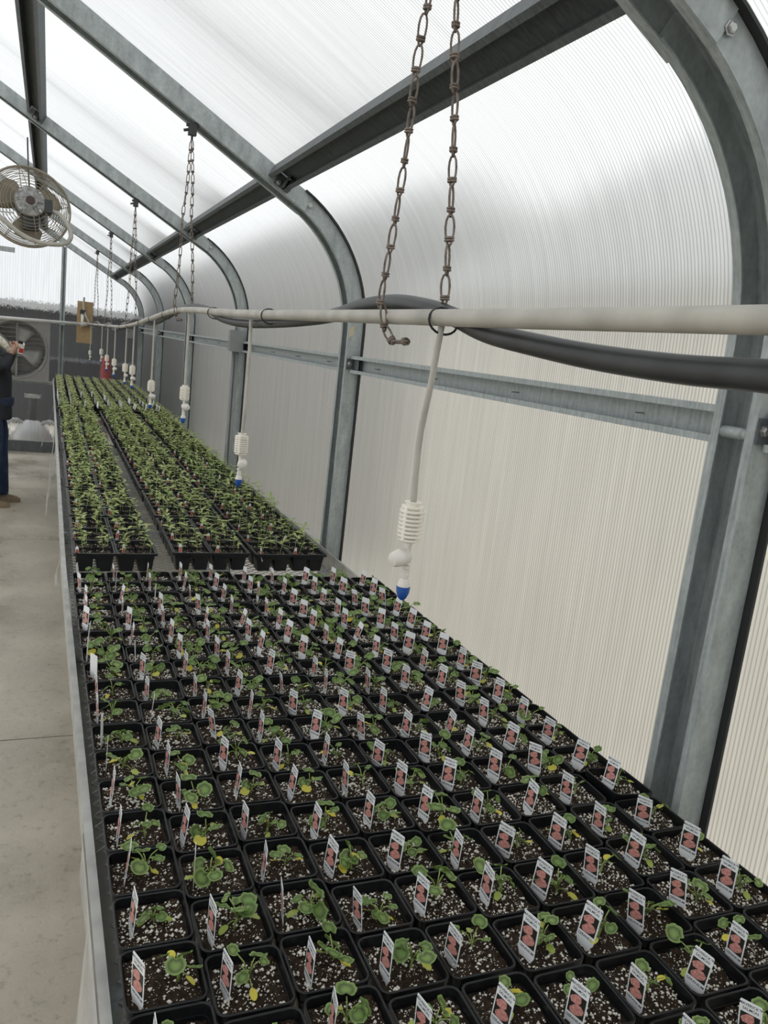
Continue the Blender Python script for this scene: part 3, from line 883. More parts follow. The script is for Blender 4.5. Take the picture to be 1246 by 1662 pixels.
def frame_from(ydir, up):
    y = ydir.normalized(); x = y.cross(up)
    if x.length < 1e-4: x = Vector((1, 0, 0))
    x.normalize(); z = x.cross(y)
    return Matrix(((x.x, y.x, z.x, 0), (x.y, y.y, z.y, 0), (x.z, y.z, z.z, 0), (0, 0, 0, 1)))
def plant_variant(seed):
    rnd = random.Random(seed)
    stems = MB(); leaves = []
    h = rnd.uniform(0.008, 0.016)
    top = Vector((rnd.uniform(-.003, .003), rnd.uniform(-.003, .003), h))
    stems.tube([(0, 0, -0.008), (0, 0, 0.004), top], [0.0020, 0.0018, 0.0016], 6)
    n = rnd.randint(3, 6)
    a0 = rnd.uniform(0, 6.28)
    for k in range(n):
        az = a0 + 2 * pi * k / n + rnd.uniform(-0.5, 0.5)
        el = radians(rnd.uniform(30, 82)); L = rnd.uniform(0.009, 0.025)
        d = Vector((cos(az) * cos(el), sin(az) * cos(el), sin(el)))
        mid = top + d * L * 0.55 + Vector((0, 0, 0.002)); end = top + Vector((d.x * 1.15, d.y * 1.15, d.z)) * L
        stems.tube([top - Vector((0, 0, 0.003)), mid, end], [0.0011, 0.0009, 0.0008], 5)
        out = Vector((cos(az), sin(az), rnd.uniform(-1.1, 0.5)))
        up = Vector((-cos(az) * 0.35 + rnd.uniform(-.35, .35), -sin(az) * 0.35 - 0.35 + rnd.uniform(-.35, .35), 1.0))
        s = rnd.choice((0.008, 0.010, 0.0115, 0.013, 0.0145))
        leaves.append((rnd.choice(LEAF), Matrix.Translation(end) @ frame_from(out, up) @ Matrix.Scale(s, 4)))
    # cotyledons: low, oval, yellow or lime
    ny = 0
    b0 = rnd.uniform(0, 6.28)
    for k in range(2):
        az = b0 + pi * k + rnd.uniform(-0.6, 0.6)
        L = rnd.uniform(0.012, 0.020)
        st = top * 0.6
        end = st + Vector((cos(az) * L, sin(az) * L, rnd.uniform(0.001, 0.008)))
        stems.tube([st, (st + end) / 2 + Vector((0, 0, .003)), end], [0.0009, 0.0008, 0.0007], 5)
        out = Vector((cos(az), sin(az), rnd.uniform(-0.45, 0.1)))
        up = Vector((rnd.uniform(-.4, .4), -0.3 + rnd.uniform(-.4, .4), 1))
        p = rnd.random()
        if p < 0.55: me = rnd.choice(LEAF_YEL); ny += 1
        elif p < 0.85: me = rnd.choice(LEAF_LIME)
        else: continue
        leaves.append((me, Matrix.Translation(end) @ frame_from(out, up) @ Matrix.Scale(rnd.uniform(0.0075, 0.0105), 4)))
    return stems.mesh('plant', M['stem'], smooth=True), leaves, ny
PLANTS = [plant_variant(100 + s) for s in range(16)]

# plant tag: white stake with a printed flower photograph and lettering
TW, TH = 0.028, 0.052
def tag_meshes():
    t = MB()
    h = TW / 2
    poly = [(-h, 0.0), (-h * 0.55, -0.012), (-0.003, -0.03), (0.003, -0.03), (h * 0.55, -0.012), (h, 0.0), (h, TH * 0.95), (h * 0.9, TH), (-h * 0.9, TH), (-h, TH * 0.95)]
    t.prism(poly, -0.0003, 0.0003, 'x')
    p = MB()
    p.mi = 0
    p.box(-0.0006, -0.0003, -h * 0.86, h * 0.86, 0.010, 0.037)
    p.mi = 1
    def blob(cy, cz, ry, rz, rot, seed):
        rnd = random.Random(seed); n = 16; ring = []
        for k in range(n):
            a = 2 * pi * k / n; q = 1 + rnd.uniform(-.1, .1)
            y, z = ry * q * cos(a), rz * q * sin(a)
            ring.append((cy + y * cos(rot) - z * sin(rot), cz + y * sin(rot) + z * cos(rot)))
        p.prism(ring, -0.0008, -0.0005, 'x')
    blob(0.0022, 0.0300, 0.0088, 0.0056, -0.45, 1)
    blob(-0.0012, 0.0180, 0.0102, 0.0066, -0.4, 2)
    r = MB()
    r.box(-0.0006, -0.0003, -h * 0.8, h * 0.8, 0.006, 0.030)
    return t.mesh('plant_tag', M['tag']), p.mesh('picture', [M['tag_pic'], M['tag_flower']]), r.mesh('picture', M['tag_red'])
TAG, PIC, PICRED = tag_meshes()
def text_mesh():
    parts = []
    for s, size, z in (('MAVERICK\u2122', 0.0050, 0.0458), ('SALMON', 0.0050, 0.0402), ('GERANIUM', 0.0050, 0.0035)):
        c = bpy.data.curves.new('lettering', 'FONT'); c.body = s; c.size = size; c.align_x = 'CENTER'; c.resolution_u = 2; c.offset = 0.00008
        o = bpy.data.objects.new('lettering_source', c); COL.objects.link(o)
        parts.append((o, z))
    bpy.context.view_layer.update()
    dg = bpy.context.evaluated_depsgraph_get()
    mb = MB()
    for o, z in parts:
        me = bpy.data.meshes.new_from_object(o.evaluated_get(dg))
        # text plane xy -> tag face (normal -x): text x runs along -y
        mb.add([(-0.0004, -v.co.x, z + v.co.y) for v in me.vertices], [tuple(p.vertices) for p in me.polygons])
        bpy.data.meshes.remove(me)
    for o, z in parts:
        c = o.data; bpy.data.objects.remove(o); bpy.data.curves.remove(c)
    me = bpy.data.meshes.new('lettering'); me.from_pydata(mb.v, [], mb.f); me.materials.append(M['tag_text'])
    return me
TEXT = text_mesh()

PHASE = [0.777, 0.743, 0.751, 0.724, 0.722, 0.710, 0.711, 0.719, 0.739, 0.741]
TOP = [2.466, 2.470, 2.475, 2.472, 2.475, 2.445, 2.430, 2.425, 2.415, 2.405]
rndp = random.Random(5)
LOOK = ['', ' with a yellow leaf', ' with two yellow leaves']
npots = 0
for c in range(10):
    pitch = (TOP[c] - PHASE[c]) / 17
    rowsc = []
    for k in range(-3, 18):
        yb = PHASE[c] + pitch * k
        x = 0.0972 + 0.0955 * c + 0.0472 - 0.0095 * (yb - 0.87)
        y = yb - 0.0485
        vis = False
        for dx in (-0.045, 0.045):
            for dy in (-0.045, 0.045):
                for dz in (1.04, 1.075):
                    u, v, z = proj((x + dx, y + dy, dz))
                    if z > 0.1 and -10 < u < 1256 and v < 1668: vis = True
        if vis: rowsc.append((k, x, y, pitch))
    for order, (k, x, y, pitch) in enumerate(rowsc):
        o = empty('potted_geranium', (x + rndp.uniform(-.0004, .0004), y + rndp.uniform(-.0004, .0004), BZ), (0, 0, rndp.gauss(0, 0.006)))
        npots += 1
        if c == 9 and k == 4:
            o.rotation_euler = (0.0, radians(6), 0.02); o.location.z += 0.0065
        pv = rndp.randrange(16)
        stem_me, leaves, ny = PLANTS[pv]
        blank = (c == 0 and k == 10)
        desc = LOOK[min(ny, 2)]
        lab = f'potted geranium{desc}, {ORD[c + 1]} column from the aisle, {ORD[order + 1]} pot from the camera'
        tag(o, lab, 'potted plant', 'potted geranium seedlings on the bench')
        mk('pot', POT, o)
        sz = SOILZ + rndp.gauss(0, 0.0022)
        sl = mk('soil', SOILS[rndp.randrange(5)], o, (0, 0, sz), (0, 0, 0))
        pl = mk('perlite', PERL[rndp.randrange(5)], sl, (0, 0, 0), (0, 0, 0))
        pl.scale = (rndp.choice((1, -1)), rndp.choice((1, -1)), 1); pl['kind'] = 'stuff'
        ps = rndp.uniform(0.8, 1.12)
        plant = mk('plant', stem_me, o, (0.006 + rndp.gauss(0, 0.006), 0.002 + rndp.gauss(0, 0.006), sz + 0.001), (0, 0, rndp.uniform(0, 6.28)), scale=ps)
        for me, mt in leaves:
            mk('leaf', me, plant, mat=mt)
        ang = radians(rndp.gauss(1, 8) + 1.9 * c)
        tilt = (rndp.gauss(0, 0.05), rndp.gauss(0.04, 0.07), ang)
        if blank: tilt = (0, 0.03, pi + 0.5)
        ts = rndp.uniform(0.94, 1.04)
        tg = mk('plant_tag', TAG, o, (-0.029 + rndp.gauss(0, 0.003), -0.012 + rndp.gauss(0, 0.007), sz + 0.004 + rndp.uniform(0, 0.006)), tilt, scale=ts)
        mk('picture', PIC, tg)
        if y < 1.75:
            mk('lettering', TEXT, tg)

# ================================================================== SEEDLING TRAYS
def pack_mesh():
    mb = MB()
    hx, hy = 0.0655, 0.0885
    # rim frame
    ro = rounded_rect(hx, hy, 0.008, 2); ri = rounded_rect(hx - 0.006, hy - 0.006, 0.006, 2); n = len(ro)
    rings = [[(x, y, 0.062) for x, y in ro], [(x, y, 0.066) for x, y in ro], [(x, y, 0.066) for x, y in ri], [(x, y, 0.045) for x, y in ri]]
    vs = sum(rings, []); fs = []
    for i in range(3):
        for k in range(n):
            fs.append((i * n + k, i * n + (k + 1) % n, (i + 1) * n + (k + 1) % n, (i + 1) * n + k))
    mb.add(vs, fs)
    # four tapering cells
    for sx in (-1, 1):
        for sy in (-1, 1):
            cx, cy = sx * 0.0315, sy * 0.0425
            t = rounded_rect(0.029, 0.040, 0.006, 2); b = rounded_rect(0.0225, 0.032, 0.006, 2)
            vs = [(cx + x, cy + y, 0.062) for x, y in t] + [(cx + x, cy + y, 0.0) for x, y in b]
            fs = [(k, (k + 1) % n, (k + 1) % n + n, k + n) for k in range(n)] + [tuple(reversed(range(n, 2 * n)))]
            mb.add(vs, fs)
    return mb.mesh('cell_pack', M['tray_plastic'], angle=35)
PACK = pack_mesh()
PSOIL = [soil_mesh(0.0592, 0.0822, 12, 70 + s, 0.003) for s in range(3)]
PPERL = [perlite_mesh(0.055, 0.078, 130, 80 + s) for s in range(3)]
def seedling_mesh(seed, mat, h0, h1, spread):
    """young tomato-like seedling: stem and paired narrow leaflets, each leaflet a bent blade"""
    rnd = random.Random(seed); mb = MB()
    h = rnd.uniform(h0, h1)
    lean = Vector((rnd.uniform(-.15, .15), rnd.uniform(-.15, .15), 1)).normalized()
    mb.mi = 0
    mb.tube([(0, 0, -0.006), lean * h * 0.5, lean * h], [0.0012, 0.0011, 0.0009], 5)
    mb.mi = 1
    def blade(p, d, L, w):
        d = d.normalized(); side = d.cross(Vector((0, 0, 1)))
        side = side.normalized() if side.length > 1e-4 else Vector((1, 0, 0))
        side = (side + Vector((0, 0, rnd.uniform(-.5, .5)))).normalized()
        pts = []
        for t, ww in ((0, 0.12), (0.3, 0.85), (0.62, 0.9), (1, 0.05)):
            q = p + d * L * t + Vector((0, 0, -0.25 * L * t * t))
            pts += [q - side * w * ww / 2, q + Vector((0, 0, -0.12 * w * ww)), q + side * w * ww / 2]
        mb.add(pts, [(3 * i + j, 3 * i + j + 1, 3 * i + j + 4, 3 * i + j + 3) for i in range(3) for j in range(2)])
    tiers = [0.55, 0.8, 1.0]
    for ti, t in enumerate(tiers):
        a0 = rnd.uniform(0, 6.28)
        for k in range(2 if ti else rnd.choice((1, 2))):
            az = a0 + pi * k + rnd.uniform(-.4, .4)
            d = Vector((cos(az), sin(az), rnd.uniform(0.1, 0.75)))
            p = lean * h * t
            L = spread * rnd.uniform(0.7, 1.15)
            blade(p, d, L, L * rnd.uniform(0.28, 0.42))
            if ti == 1 and rnd.random() < 0.8:
                q = p + d.normalized() * L * 0.55
                for s in (-1, 1):
                    blade(q, d.normalized() + Vector((-sin(az), cos(az), 0)) * s * 0.9, L * 0.45, L * 0.17)
    return mb.mesh('seedling', [M['stem'], mat], smooth=True)
SEEDS = [seedling_mesh(300 + s, M['seed_leaf'], 0.045, 0.075, 0.030) for s in range(9)]
SEEDS2 = [seedling_mesh(340 + s, M['seed_leaf2'], 0.05, 0.08, 0.032) for s in range(6)]
def small_tag():
    t = MB(); t.prism([(-0.006, 0), (-0.002, -0.02), (0.002, -0.02), (0.006, 0), (0.006, 0.036), (0, 0.042), (-0.006, 0.036)], -0.0003, 0.0003, 'y')
    p = MB(); p.box(-0.005, 0.005, -0.0006, -0.0003, 0.006, 0.027)
    return t.mesh('plant_tag', M['tag']), p.mesh('picture', M['tag_red'])
STAG, SPIC = small_tag()
FLANGE = MB()
ro = rounded_rect(0.136, 0.2715, 0.01, 2); n = len(ro)
ri = rounded_rect(0.1325, 0.268, 0.008, 2)
FLANGE.add([(x, y, 0.0662) for x, y in ro] + [(x, y, 0.0662) for x, y in ri] + [(x, y, 0.058) for x, y in ro] + [(x, y, 0.058) for x, y in ri],
           [(k, (k + 1) % n, (k + 1) % n + n, k + n) for k in range(n)] + [(k, k + 2 * n, (k + 1) % n + 2 * n, (k + 1) % n) for k in range(n)] + [(k + n, (k + 1) % n + n, (k + 1) % n + 3 * n, k + 3 * n) for k in range(n)])
FLANGE_ME = FLANGE.mesh('rim', M['tray_plastic'])
TX = [(0.2285, 2.725, 'aisle-side'), (0.5515, 2.742, 'middle'), (0.841, 2.728, 'wall-side')]
rs = random.Random(77)
for ti, (tx, ty, nm) in enumerate(TX):
    for r in range(8):
        yy = ty + 0.2725 + r * 0.572
        skew = rs.uniform(-0.006, 0.006)
        o = empty('seedling_tray', (tx + rs.uniform(-.004, .004) + (0.012 * r * 0.25 if ti == 2 else 0), yy, BZ), (0, 0, skew))
        tag(o, f'black tray of green seedlings, {nm} row, {ORD[r + 1]} tray from the front', 'seedling tray', 'seedling trays on the bench')
        mk('rim', FLANGE_ME, o)
        for i in range(2):
            for j in range(3):
                pk = mk('cell_pack', PACK, o, ((i - 0.5) * 0.133, (j - 1) * 0.179, 0.0))
                so = mk('soil', PSOIL[rs.randrange(3)], pk, (0, 0, 0.053))
                if r < 3:
                    pp = mk('perlite', PPERL[rs.randrange(3)], pk, (0, 0, 0.053)); pp['kind'] = 'stuff'
                cells = [(-0.032, -0.055), (0.03, -0.052), (-0.03, 0.0), (0.032, 0.004), (-0.033, 0.056), (0.031, 0.056), (0.0, 0.03)]
                nsd = 7 if r > 0 else 6
                lib = SEEDS if (ti < 2 or r > 3) else SEEDS2
                for q in range(nsd):
                    cx, cy = cells[q]
                    gs = rs.uniform(0.85, 1.15) * (1.0 + 0.03 * min(r, 5)) * (0.92 if (r == 0 and j == 0) else 1)
                    mk('seedling', rs.choice(lib), pk, (cx + rs.gauss(0, .007), cy + rs.gauss(0, .007), 0.053), (rs.gauss(0, .08), rs.gauss(0, .08), rs.uniform(0, 6.28)), scale=gs)
                if r < 4 or j == 0:
                    tg = mk('plant_tag', STAG, pk, (-0.046 + rs.gauss(0, .006), -0.06 + rs.gauss(0, .01), 0.054), (rs.gauss(0, .12), rs.gauss(0, .12), rs.gauss(0.25, .3)), scale=0.85)
                    mk('picture', SPIC, tg)

# potted seedlings in rows at the far end of the bench
def far_pot_mesh(seed):
    rnd = random.Random(seed)
    mb = MB(); mb.mi = 0
    o = rounded_rect(0.045, 0.046, 0.01, 1); b = rounded_rect(0.035, 0.036, 0.008, 1); n = len(o)
    mb.add([(x, y, 0.08) for x, y in o] + [(x, y, 0.0) for x, y in b], [(k, (k + 1) % n, (k + 1) % n + n, k + n) for k in range(n)] + [tuple(range(n, 2 * n))])
    mb.mi = 1
    i = rounded_rect(0.042, 0.043, 0.009, 1)
    mb.add([(x, y, 0.079) for x, y in i], [tuple(range(n))])
    mb.mi = 2
    for k in range(9):
        az = 2 * pi * k / 9 + rnd.uniform(-.3, .3); el = rnd.uniform(0.2, 1.3)
        d = Vector((cos(az) * cos(el), sin(az) * cos(el), sin(el)))
        p = Vector((0.008, 0, 0.082)); L = rnd.uniform(0.022, 0.04)
        q = p + d * L; s = d.cross(Vector((0, 0, 1))); s = s.normalized() if s.length > 1e-3 else Vector((1, 0, 0))
        u = s.cross(d); w = 0.011
        e = q + Vector((cos(az), sin(az), -0.2)) * 0.02
        mid = (q + e) / 2
        mb.add([p, q, mid + s * w, e, mid - s * w, mid + Vector((0, 0, 0.003))], [(1, 2, 5), (2, 3, 5), (3, 4, 5), (4, 1, 5)])
        mb.add([p - s * .0008, p + s * .0008, q + s * .0008, q - s * .0008], [(0, 1, 2, 3)])
    return mb
FARM = [M['black_plastic'], M['soil'], M['seed_leaf']]
FARB = [far_pot_mesh(500 + s) for s in range(5)]
FARME = [b.mesh('potted_seedling', FARM) for b in FARB]
FTAG = MB().prism([(-0.008, 0), (-0.002, -0.02), (0.002, -0.02), (0.008, 0), (0.008, 0.05), (-0.008, 0.05)], -0.0003, 0.0003, 'x').mesh('plant_tag', M['tag'])
rest = MB(); rest_tags = MB()
fx0, fy0 = 0.125, 7.42
for r in range(38):
    for c in range(9):
        x = fx0 + c * 0.1055 + rs.uniform(-.002, .002); y = fy0 + r * 0.0985
        b = rs.randrange(5)
        if r < 12:
            o = mk('potted_seedling', FARME[b], None, (x, y, BZ), (0, 0, 0))
            tag(o, f'small far-end potted seedling, {ORD[c + 1]} column from the aisle, {ORD[r + 1]} row behind the trays', 'potted plant', 'potted seedlings at the far end of the bench')
            if rs.random() < 0.5:
                mk('plant_tag', FTAG, o, (-0.036, 0, 0.08), (rs.gauss(0, .1), rs.gauss(0, .1), rs.gauss(0.3, .25)))
        else:
            for mi in range(3):
                rest.mi = mi
                idx = [i for i, m in enumerate(FARB[b].m) if m == mi]
                rest.add([(vx + x, vy + y, vz + BZ) for vx, vy, vz in FARB[b].v] if mi == 0 else [], [])
            base = len(rest.v) - len(FARB[b].v)
            for f, m in zip(FARB[b].f, FARB[b].m):
                rest.f.append(tuple(i + base for i in f)); rest.m.append(m)
            if rs.random() < 0.4:
                rest.mi = 3
                s = rs.uniform(-.004, .004)
                rest.add([(x - 0.036, y - .008, BZ + .08), (x - 0.033 + s, y + .008, BZ + .08), (x - 0.033 + s, y + .008, BZ + .13), (x - 0.036, y - .008, BZ + .13)], [(0, 1, 2, 3)])
tag(rest.build('potted_seedling_rows', FARM + [M['tag']]), 'farthest rows of small green potted seedlings before the end wall', 'potted plants', 'potted seedlings at the far end of the bench', 'stuff')

# ================================================================== IRRIGATION LINE
XP = 0.448
pipe = empty('irrigation_pipe', (0, 0, 0))
tag(pipe, 'long grey overhead irrigation pipe hung above the bench', 'pipe')
pp = [(XP, -1.2, 1.838), (XP, 0.4, 1.831), (XP, 1.1, 1.832), (XP, 2.1, 1.838), (XP, 2.9, 1.852), (XP, 3.4, 1.848), (XP, 4.2, 1.815), (XP, 4.9, 1.785), (XP, 5.6, 1.765), (XP + .01, 6.2, 1.755), (XP + .01, 8, 1.745), (XP + .01, 10, 1.735), (XP + 0.01, 11.13, 1.73)]
MB().tube(smooth_path(pp, 6), 0.0104, 14).build('pipe_run', M['pvc'], pipe, smooth=True)
hose = empty('water_hose', (0, 0, 0))
tag(hose, 'thick black hose twisted around the overhead irrigation pipe', 'hose')
hp = [(1420, 632), (1320, 623), (1246, 611), (1100, 599), (960, 579), (860, 558), (790, 540), (740, 516), (695, 500), (640, 491), (590, 497), (545, 511), (500, 519), (440, 524), (395, 524), (362, 517), (338, 503), (312, 498), (292, 503), (272, 513), (258, 521), (243, 524), (230, 519), (219, 519), (208, 525)]
hpts = [on_x(u, v, XP + 0.025) for u, v in hp]
for y, dz in ((6.0, 0.03), (6.7, -0.02), (7.5, 0.02), (8.4, -0.02), (9.4, 0.02), (10.4, -0.02), (11.25, 0.0)):
    hpts.append(Vector((XP + 0.025, y, 1.745 + dz)))
MB().tube(smooth_path(hpts, 6), 0.0122, 14).build('hose_run', M['hose'], hose, smooth=True)
def tie(y, zc, rr=0.0165, xo=0.008):
    pts = [(XP + xo + cos(a) * (rr + .004), y + 0.004 * sin(a), zc + sin(a) * rr) for a in [2 * pi * k / 18 for k in range(18)]]
    mb = MB(); mb.tube(pts, 0.0016, 5, closed=True)
    return mb
def zat(y):
    for (a, b) in zip(pp, pp[1:]):
        if a[1] <= y <= b[1]:
            t = (y - a[1]) / (b[1] - a[1]); return a[2] + (b[2] - a[2]) * t
    return 1.8
TIES = [(0.935, 'nearest'), (1.82, 'second'), (2.5, 'third'), (3.6, 'fourth'), (4.1, 'fifth'), (4.6, 'sixth'), (5.9, 'seventh'), (7.2, 'eighth'), (8.6, 'ninth'), (10.0, 'tenth')]
for y, nm in TIES:
    o = tie(y, zat(y) - 0.004).build('cable_tie', M['tie'], smooth=True)
    tag(o, f'thin black cable tie around pipe and hose, {nm} from the camera', 'cable tie', 'cable ties along the irrigation pipe')

# drop lines with weight and mist nozzle
def weight_mesh():
    mb = MB(); prof = [(0.006, 0.0)]
    n = 9; L = 0.056
    for k in range(n):
        z0 = 0.003 + k * (L - 0.006) / n; z1 = z0 + (L - 0.006) / n
        r = 0.0172 - (0.0025 if k in (0, n - 1) else 0)
        prof += [(r - .001, z0), (r, z0 + .0008), (r, z1 - 0.0026), (r - .001, z1 - 0.0022), (r - 0.0065, z1 - 0.0021), (r - 0.0065, z1 - 0.0002)]
    prof += [(0.012, L), (0.005, L)]
    mb.lathe(prof, 20)
    for k in range(4):          # upright bars between the slots
        a = radians(30 + 90 * k)
        mb.obox((cos(a) * 0.0136, sin(a) * 0.0136, L / 2), 0.0058, 0.005, L - 0.012, Matrix.Rotation(a, 3, 'Z'))
    return mb.mesh('weight', M['cream'], angle=50)
WEIGHT = weight_mesh()
CONN = MB().lathe([(0.004, 0), (0.0062, 0.001), (0.0062, 0.005), (0.0052, 0.006), (0.0052, 0.012), (0.0062, 0.013), (0.0062, 0.017), (0.0045, 0.018)], 12).mesh('connector', M['white_plastic'], angle=40)
NECK = MB().lathe([(0.0065, 0), (0.0062, 0.006), (0.005, 0.011), (0.0042, 0.02), (0.0055, 0.03)], 12).mesh('neck', M['white_plastic'], angle=40)
BALL = MB().lathe([(0.003, -0.0155), (0.0085, -0.014), (0.0105, -0.010), (0.0115, -0.003), (0.0118, -0.0026), (0.0118, 0.0026), (0.0115, 0.003), (0.0105, 0.010), (0.0085, 0.014), (0.003, 0.0155)], 16).mesh('check_valve', M['white_plastic'], angle=40)
NOZ = MB().lathe([(0.004, 0.0), (0.008, -0.006), (0.0105, -0.014), (0.011, -0.02)], 14).mesh('nozzle', M['white_plastic'], angle=40)
TIP = MB().lathe([(0.0112, -0.0165), (0.0112, -0.021), (0.0102, -0.028), (0.007, -0.036), (0.003, -0.04)], 14).mesh('blue_tip', M['blue'], angle=40)
DROPS = [(0.95, 1.592, 10), (1.99, 1.545, -28), (2.95, 1.59, 4), (3.975, 1.535, 3), (4.95, 1.55, 2), (5.44, 1.535, 2), (6.4, 1.52, 2), (7.24, 1.51, 2), (8.05, 1.53, 2), (10.3, 1.43, 1)]
for k, (y, zt, bow) in enumerate(DROPS):
    o = empty('mist_dropper', (XP + 0.004, y, 0))
    tag(o, f'white hanging mist nozzle dropper with blue tip, {ORD[k + 1]} from the camera', 'mist nozzle', 'mist droppers hanging from the irrigation pipe')
    zp = zat(y) - 0.008
    b = bow * 0.001
    path = [(0, -0.02 if k == 0 else 0, zp), (0, (-0.012 if k == 0 else 0) + b * 0.4, zp - 0.08), (0, b * 0.5, zt + 0.08), (0, 0, zt - 0.006)]
    MB().tube(smooth_path(path, 6), 0.0043, 8).build('drop_tube', M['drop_tube'], o, smooth=True)
    mk('weight', WEIGHT, o, (0, 0, zt - 0.056), (0, 0, 0.5 * k))
    mk('neck', NECK, o, (0, 0, zt - 0.084))
    mk('check_valve', BALL, o, (-0.012 if k == 0 else 0.006, -0.004, zt - 0.076), (0, radians(80), 0.3 + k * 0.9))
    mk('connector', CONN, o, (0, 0, zt - 0.105))
    nz = mk('nozzle', NOZ, o, (0, 0, zt - 0.103), scale=0.84)
    mk('blue_tip', TIP, nz)

# hanger chains: two strands of knotted wire links from a clamp on the rafter down to the pipe
def link_mesh():
    mb = MB(); w = 0.0016
    L = 0.0195
    loop = []
    for k in range(14):
        a = 2 * pi * k / 14
        z = cos(a) * L
        ww = 0.0064 * (0.72 + 0.28 * (z / L + 1) / 2 * 1.3)
        loop.append((sin(a) * ww, 0, z))
    mb.tube(loop, w, 6, closed=True)
    for dz in (-0.0125, -0.0092):
        mb.tube([(cos(a) * 0.0056, sin(a) * 0.0042, dz) for a in [2 * pi * k / 8 for k in range(8)]], w, 5, closed=True)
    return mb.mesh('link', M['chain'], smooth=True)
LINK = link_mesh()
CLAMP = MB()
CLAMP.box(-0.014, 0.014, -0.012, 0.012, -0.012, 0.03); CLAMP.box(-0.022, 0.022, -0.006, 0.006, 0.016, 0.026)
CLAMP.tube([(0, 0, -0.01), (0, 0, -0.03)], 0.004, 8); CLAMP.tube([(-0.03, 0, 0.0), (-0.012, 0, 0.006)], 0.005, 6)
CLAMP_ME = CLAMP.mesh('clamp', M['motor_dark'])
def strand(o, a, b, rnd):
    a, b = Vector(a), Vector(b); d = b - a; n = max(2, int(round(d.length / 0.0375)))
    q = Vector((0, 0, -1)).rotation_difference(d.normalized())
    for k in range(n):
        p = a + d * ((k + 0.5) / n)
        p += Vector((sin(pi * k / n) * 0.003 * sin(k * 0.7), 0.002 * sin(k * 1.3), 0))
        m = Matrix.Translation(p) @ q.to_matrix().to_4x4() @ Matrix.Rotation((k % 2) * pi / 2 + rnd.uniform(-.4, .4) + 0.5, 4, 'Z')
        mk('link', LINK, o, mat=m)
CH = ['nearest the camera', 'second from the camera', 'third from the camera', 'fourth from the camera', 'fifth from the camera']
rc = random.Random(3)
for k in range(5):
    y = RIB_Y[2 + k]
    o = empty('hanger_chain', (0, 0, 0))
    tag(o, f'rusty knotted-link double hanger chain, {CH[k]}', 'chain', 'chains holding the irrigation pipe')
    zr = roof_z(XP) - 0.066 / cos(SLOPE) - 0.03
    mk('clamp', CLAMP_ME, o, (XP, y - 0.03, zr))
    top = Vector((XP, y - 0.03, zr - 0.03))
    zb = zat(y)
    strand(o, top + Vector((0.0, 0.012, 0)), (XP - 0.02, y + 0.018, zb + 0.01), rc)
    strand(o, top + Vector((0.0, -0.012, 0)), (XP + 0.028, y - 0.09, zb + 0.02), rc)
    # the loop under the pipe
    for c3, d3, tw in (((XP - 0.0145, y + 0.014, zb - 0.003), (0.1, -0.2, -1), 0.4), ((XP - 0.010, y + 0.0, zb - 0.026), (0.15, -0.75, -0.6), 1.9), ((XP - 0.004, y - 0.032, zb - 0.034), (0.2, -1, 0.1), 0.3)):
        q = Vector((0, 0, -1)).rotation_difference(Vector(d3).normalized())
        mk('link', LINK, o, mat=Matrix.Translation(c3) @ q.to_matrix().to_4x4() @ Matrix.Rotation(tw, 4, 'Z'))

# ================================================================== CIRCULATION FAN
fan = empty('circulation_fan', (-0.125, 5.05, 2.345), (radians(-14), 0, radians(8)))
tag(fan, 'cream caged circulation fan hanging from the rafter at left', 'fan')
def circle(r, y, n=36, cx=0, cz=0):
    return [(cx + r * cos(2 * pi * k / n), y, cz + r * sin(2 * pi * k / n)) for k in range(n)]
fan.scale = (0.93, 0.93, 0.93)
RF = 0.232
mb = MB()
mb.sweep(circle(RF, 0, 40), [(-0.002, -0.012), (0.006, -0.012), (0.006, 0.012), (-0.002, 0.012)], [(Vector((cos(2 * pi * k / 40), 0, sin(2 * pi * k / 40))), Vector((0, 1, 0))) for k in range(40)], closed=True)
mb.build('rim', M['fan_cream'], fan, angle=40)
def guard(name, sgn, rings):
    mb = MB()
    def dep(r): return sgn * (0.012 + 0.095 * (1 - (r / RF) ** 2.2))
    for r in rings:
        mb.tube(circle(r, dep(r), 32), 0.0017, 4, closed=True)
    for k in range(8):
        a = 2 * pi * k / 8 + 0.2
        mb.tube([(r * cos(a), dep(r), r * sin(a)) for r in (0.07, 0.11, 0.15, 0.19, 0.215, RF)], 0.0022, 4)
    return mb.build(name, M['fan_cream'], fan)
guard('rear_guard', -1, [0.085, 0.105, 0.125, 0.14, 0.155, 0.168, 0.18, 0.192, 0.203, 0.213, 0.222, 0.229])
guard('front_guard', 1, [0.03, 0.05, 0.07, 0.09, 0.11, 0.13, 0.15, 0.165, 0.18, 0.195, 0.207, 0.217, 0.226])
for k in range(3):
    a0 = 2 * pi * k / 3 + 0.52
    vs = []
    for r in (0.05, 0.1, 0.15, 0.19):
        wd_ = 0.42 if r < 0.06 else 0.62
        for t in (-1, -0.3, 0.4, 1):
            a = a0 + t * wd_ * (0.6 if r > 0.18 else 1)
            vs.append((r * cos(a), 0.03 + t * 0.03, r * sin(a)))
    mb = MB().add(vs, [(4 * i + j, 4 * i + j + 1, 4 * i + j + 5, 4 * i + j + 4) for i in range(3) for j in range(3)])
    b = mb.build('blade', M['fan_cream'], fan, smooth=True)
    b.modifiers.new('thickness', 'SOLIDIFY').thickness = 0.002
RY = Matrix.Rotation(pi / 2, 4, 'X')
mo = MB().lathe([(0.05, -0.03), (0.074, -0.02), (0.076, 0.06), (0.07, 0.07)], 24, RY).build('motor', M['motor_dark'], fan, angle=40)
mb = MB().lathe([(0.078, 0.07), (0.084, 0.074), (0.084, 0.092), (0.076, 0.1), (0.04, 0.104), (0.036, 0.108), (0.026, 0.108)], 24, RY)
bell = mb.build('end_bell', M['motor'], fan, angle=40)
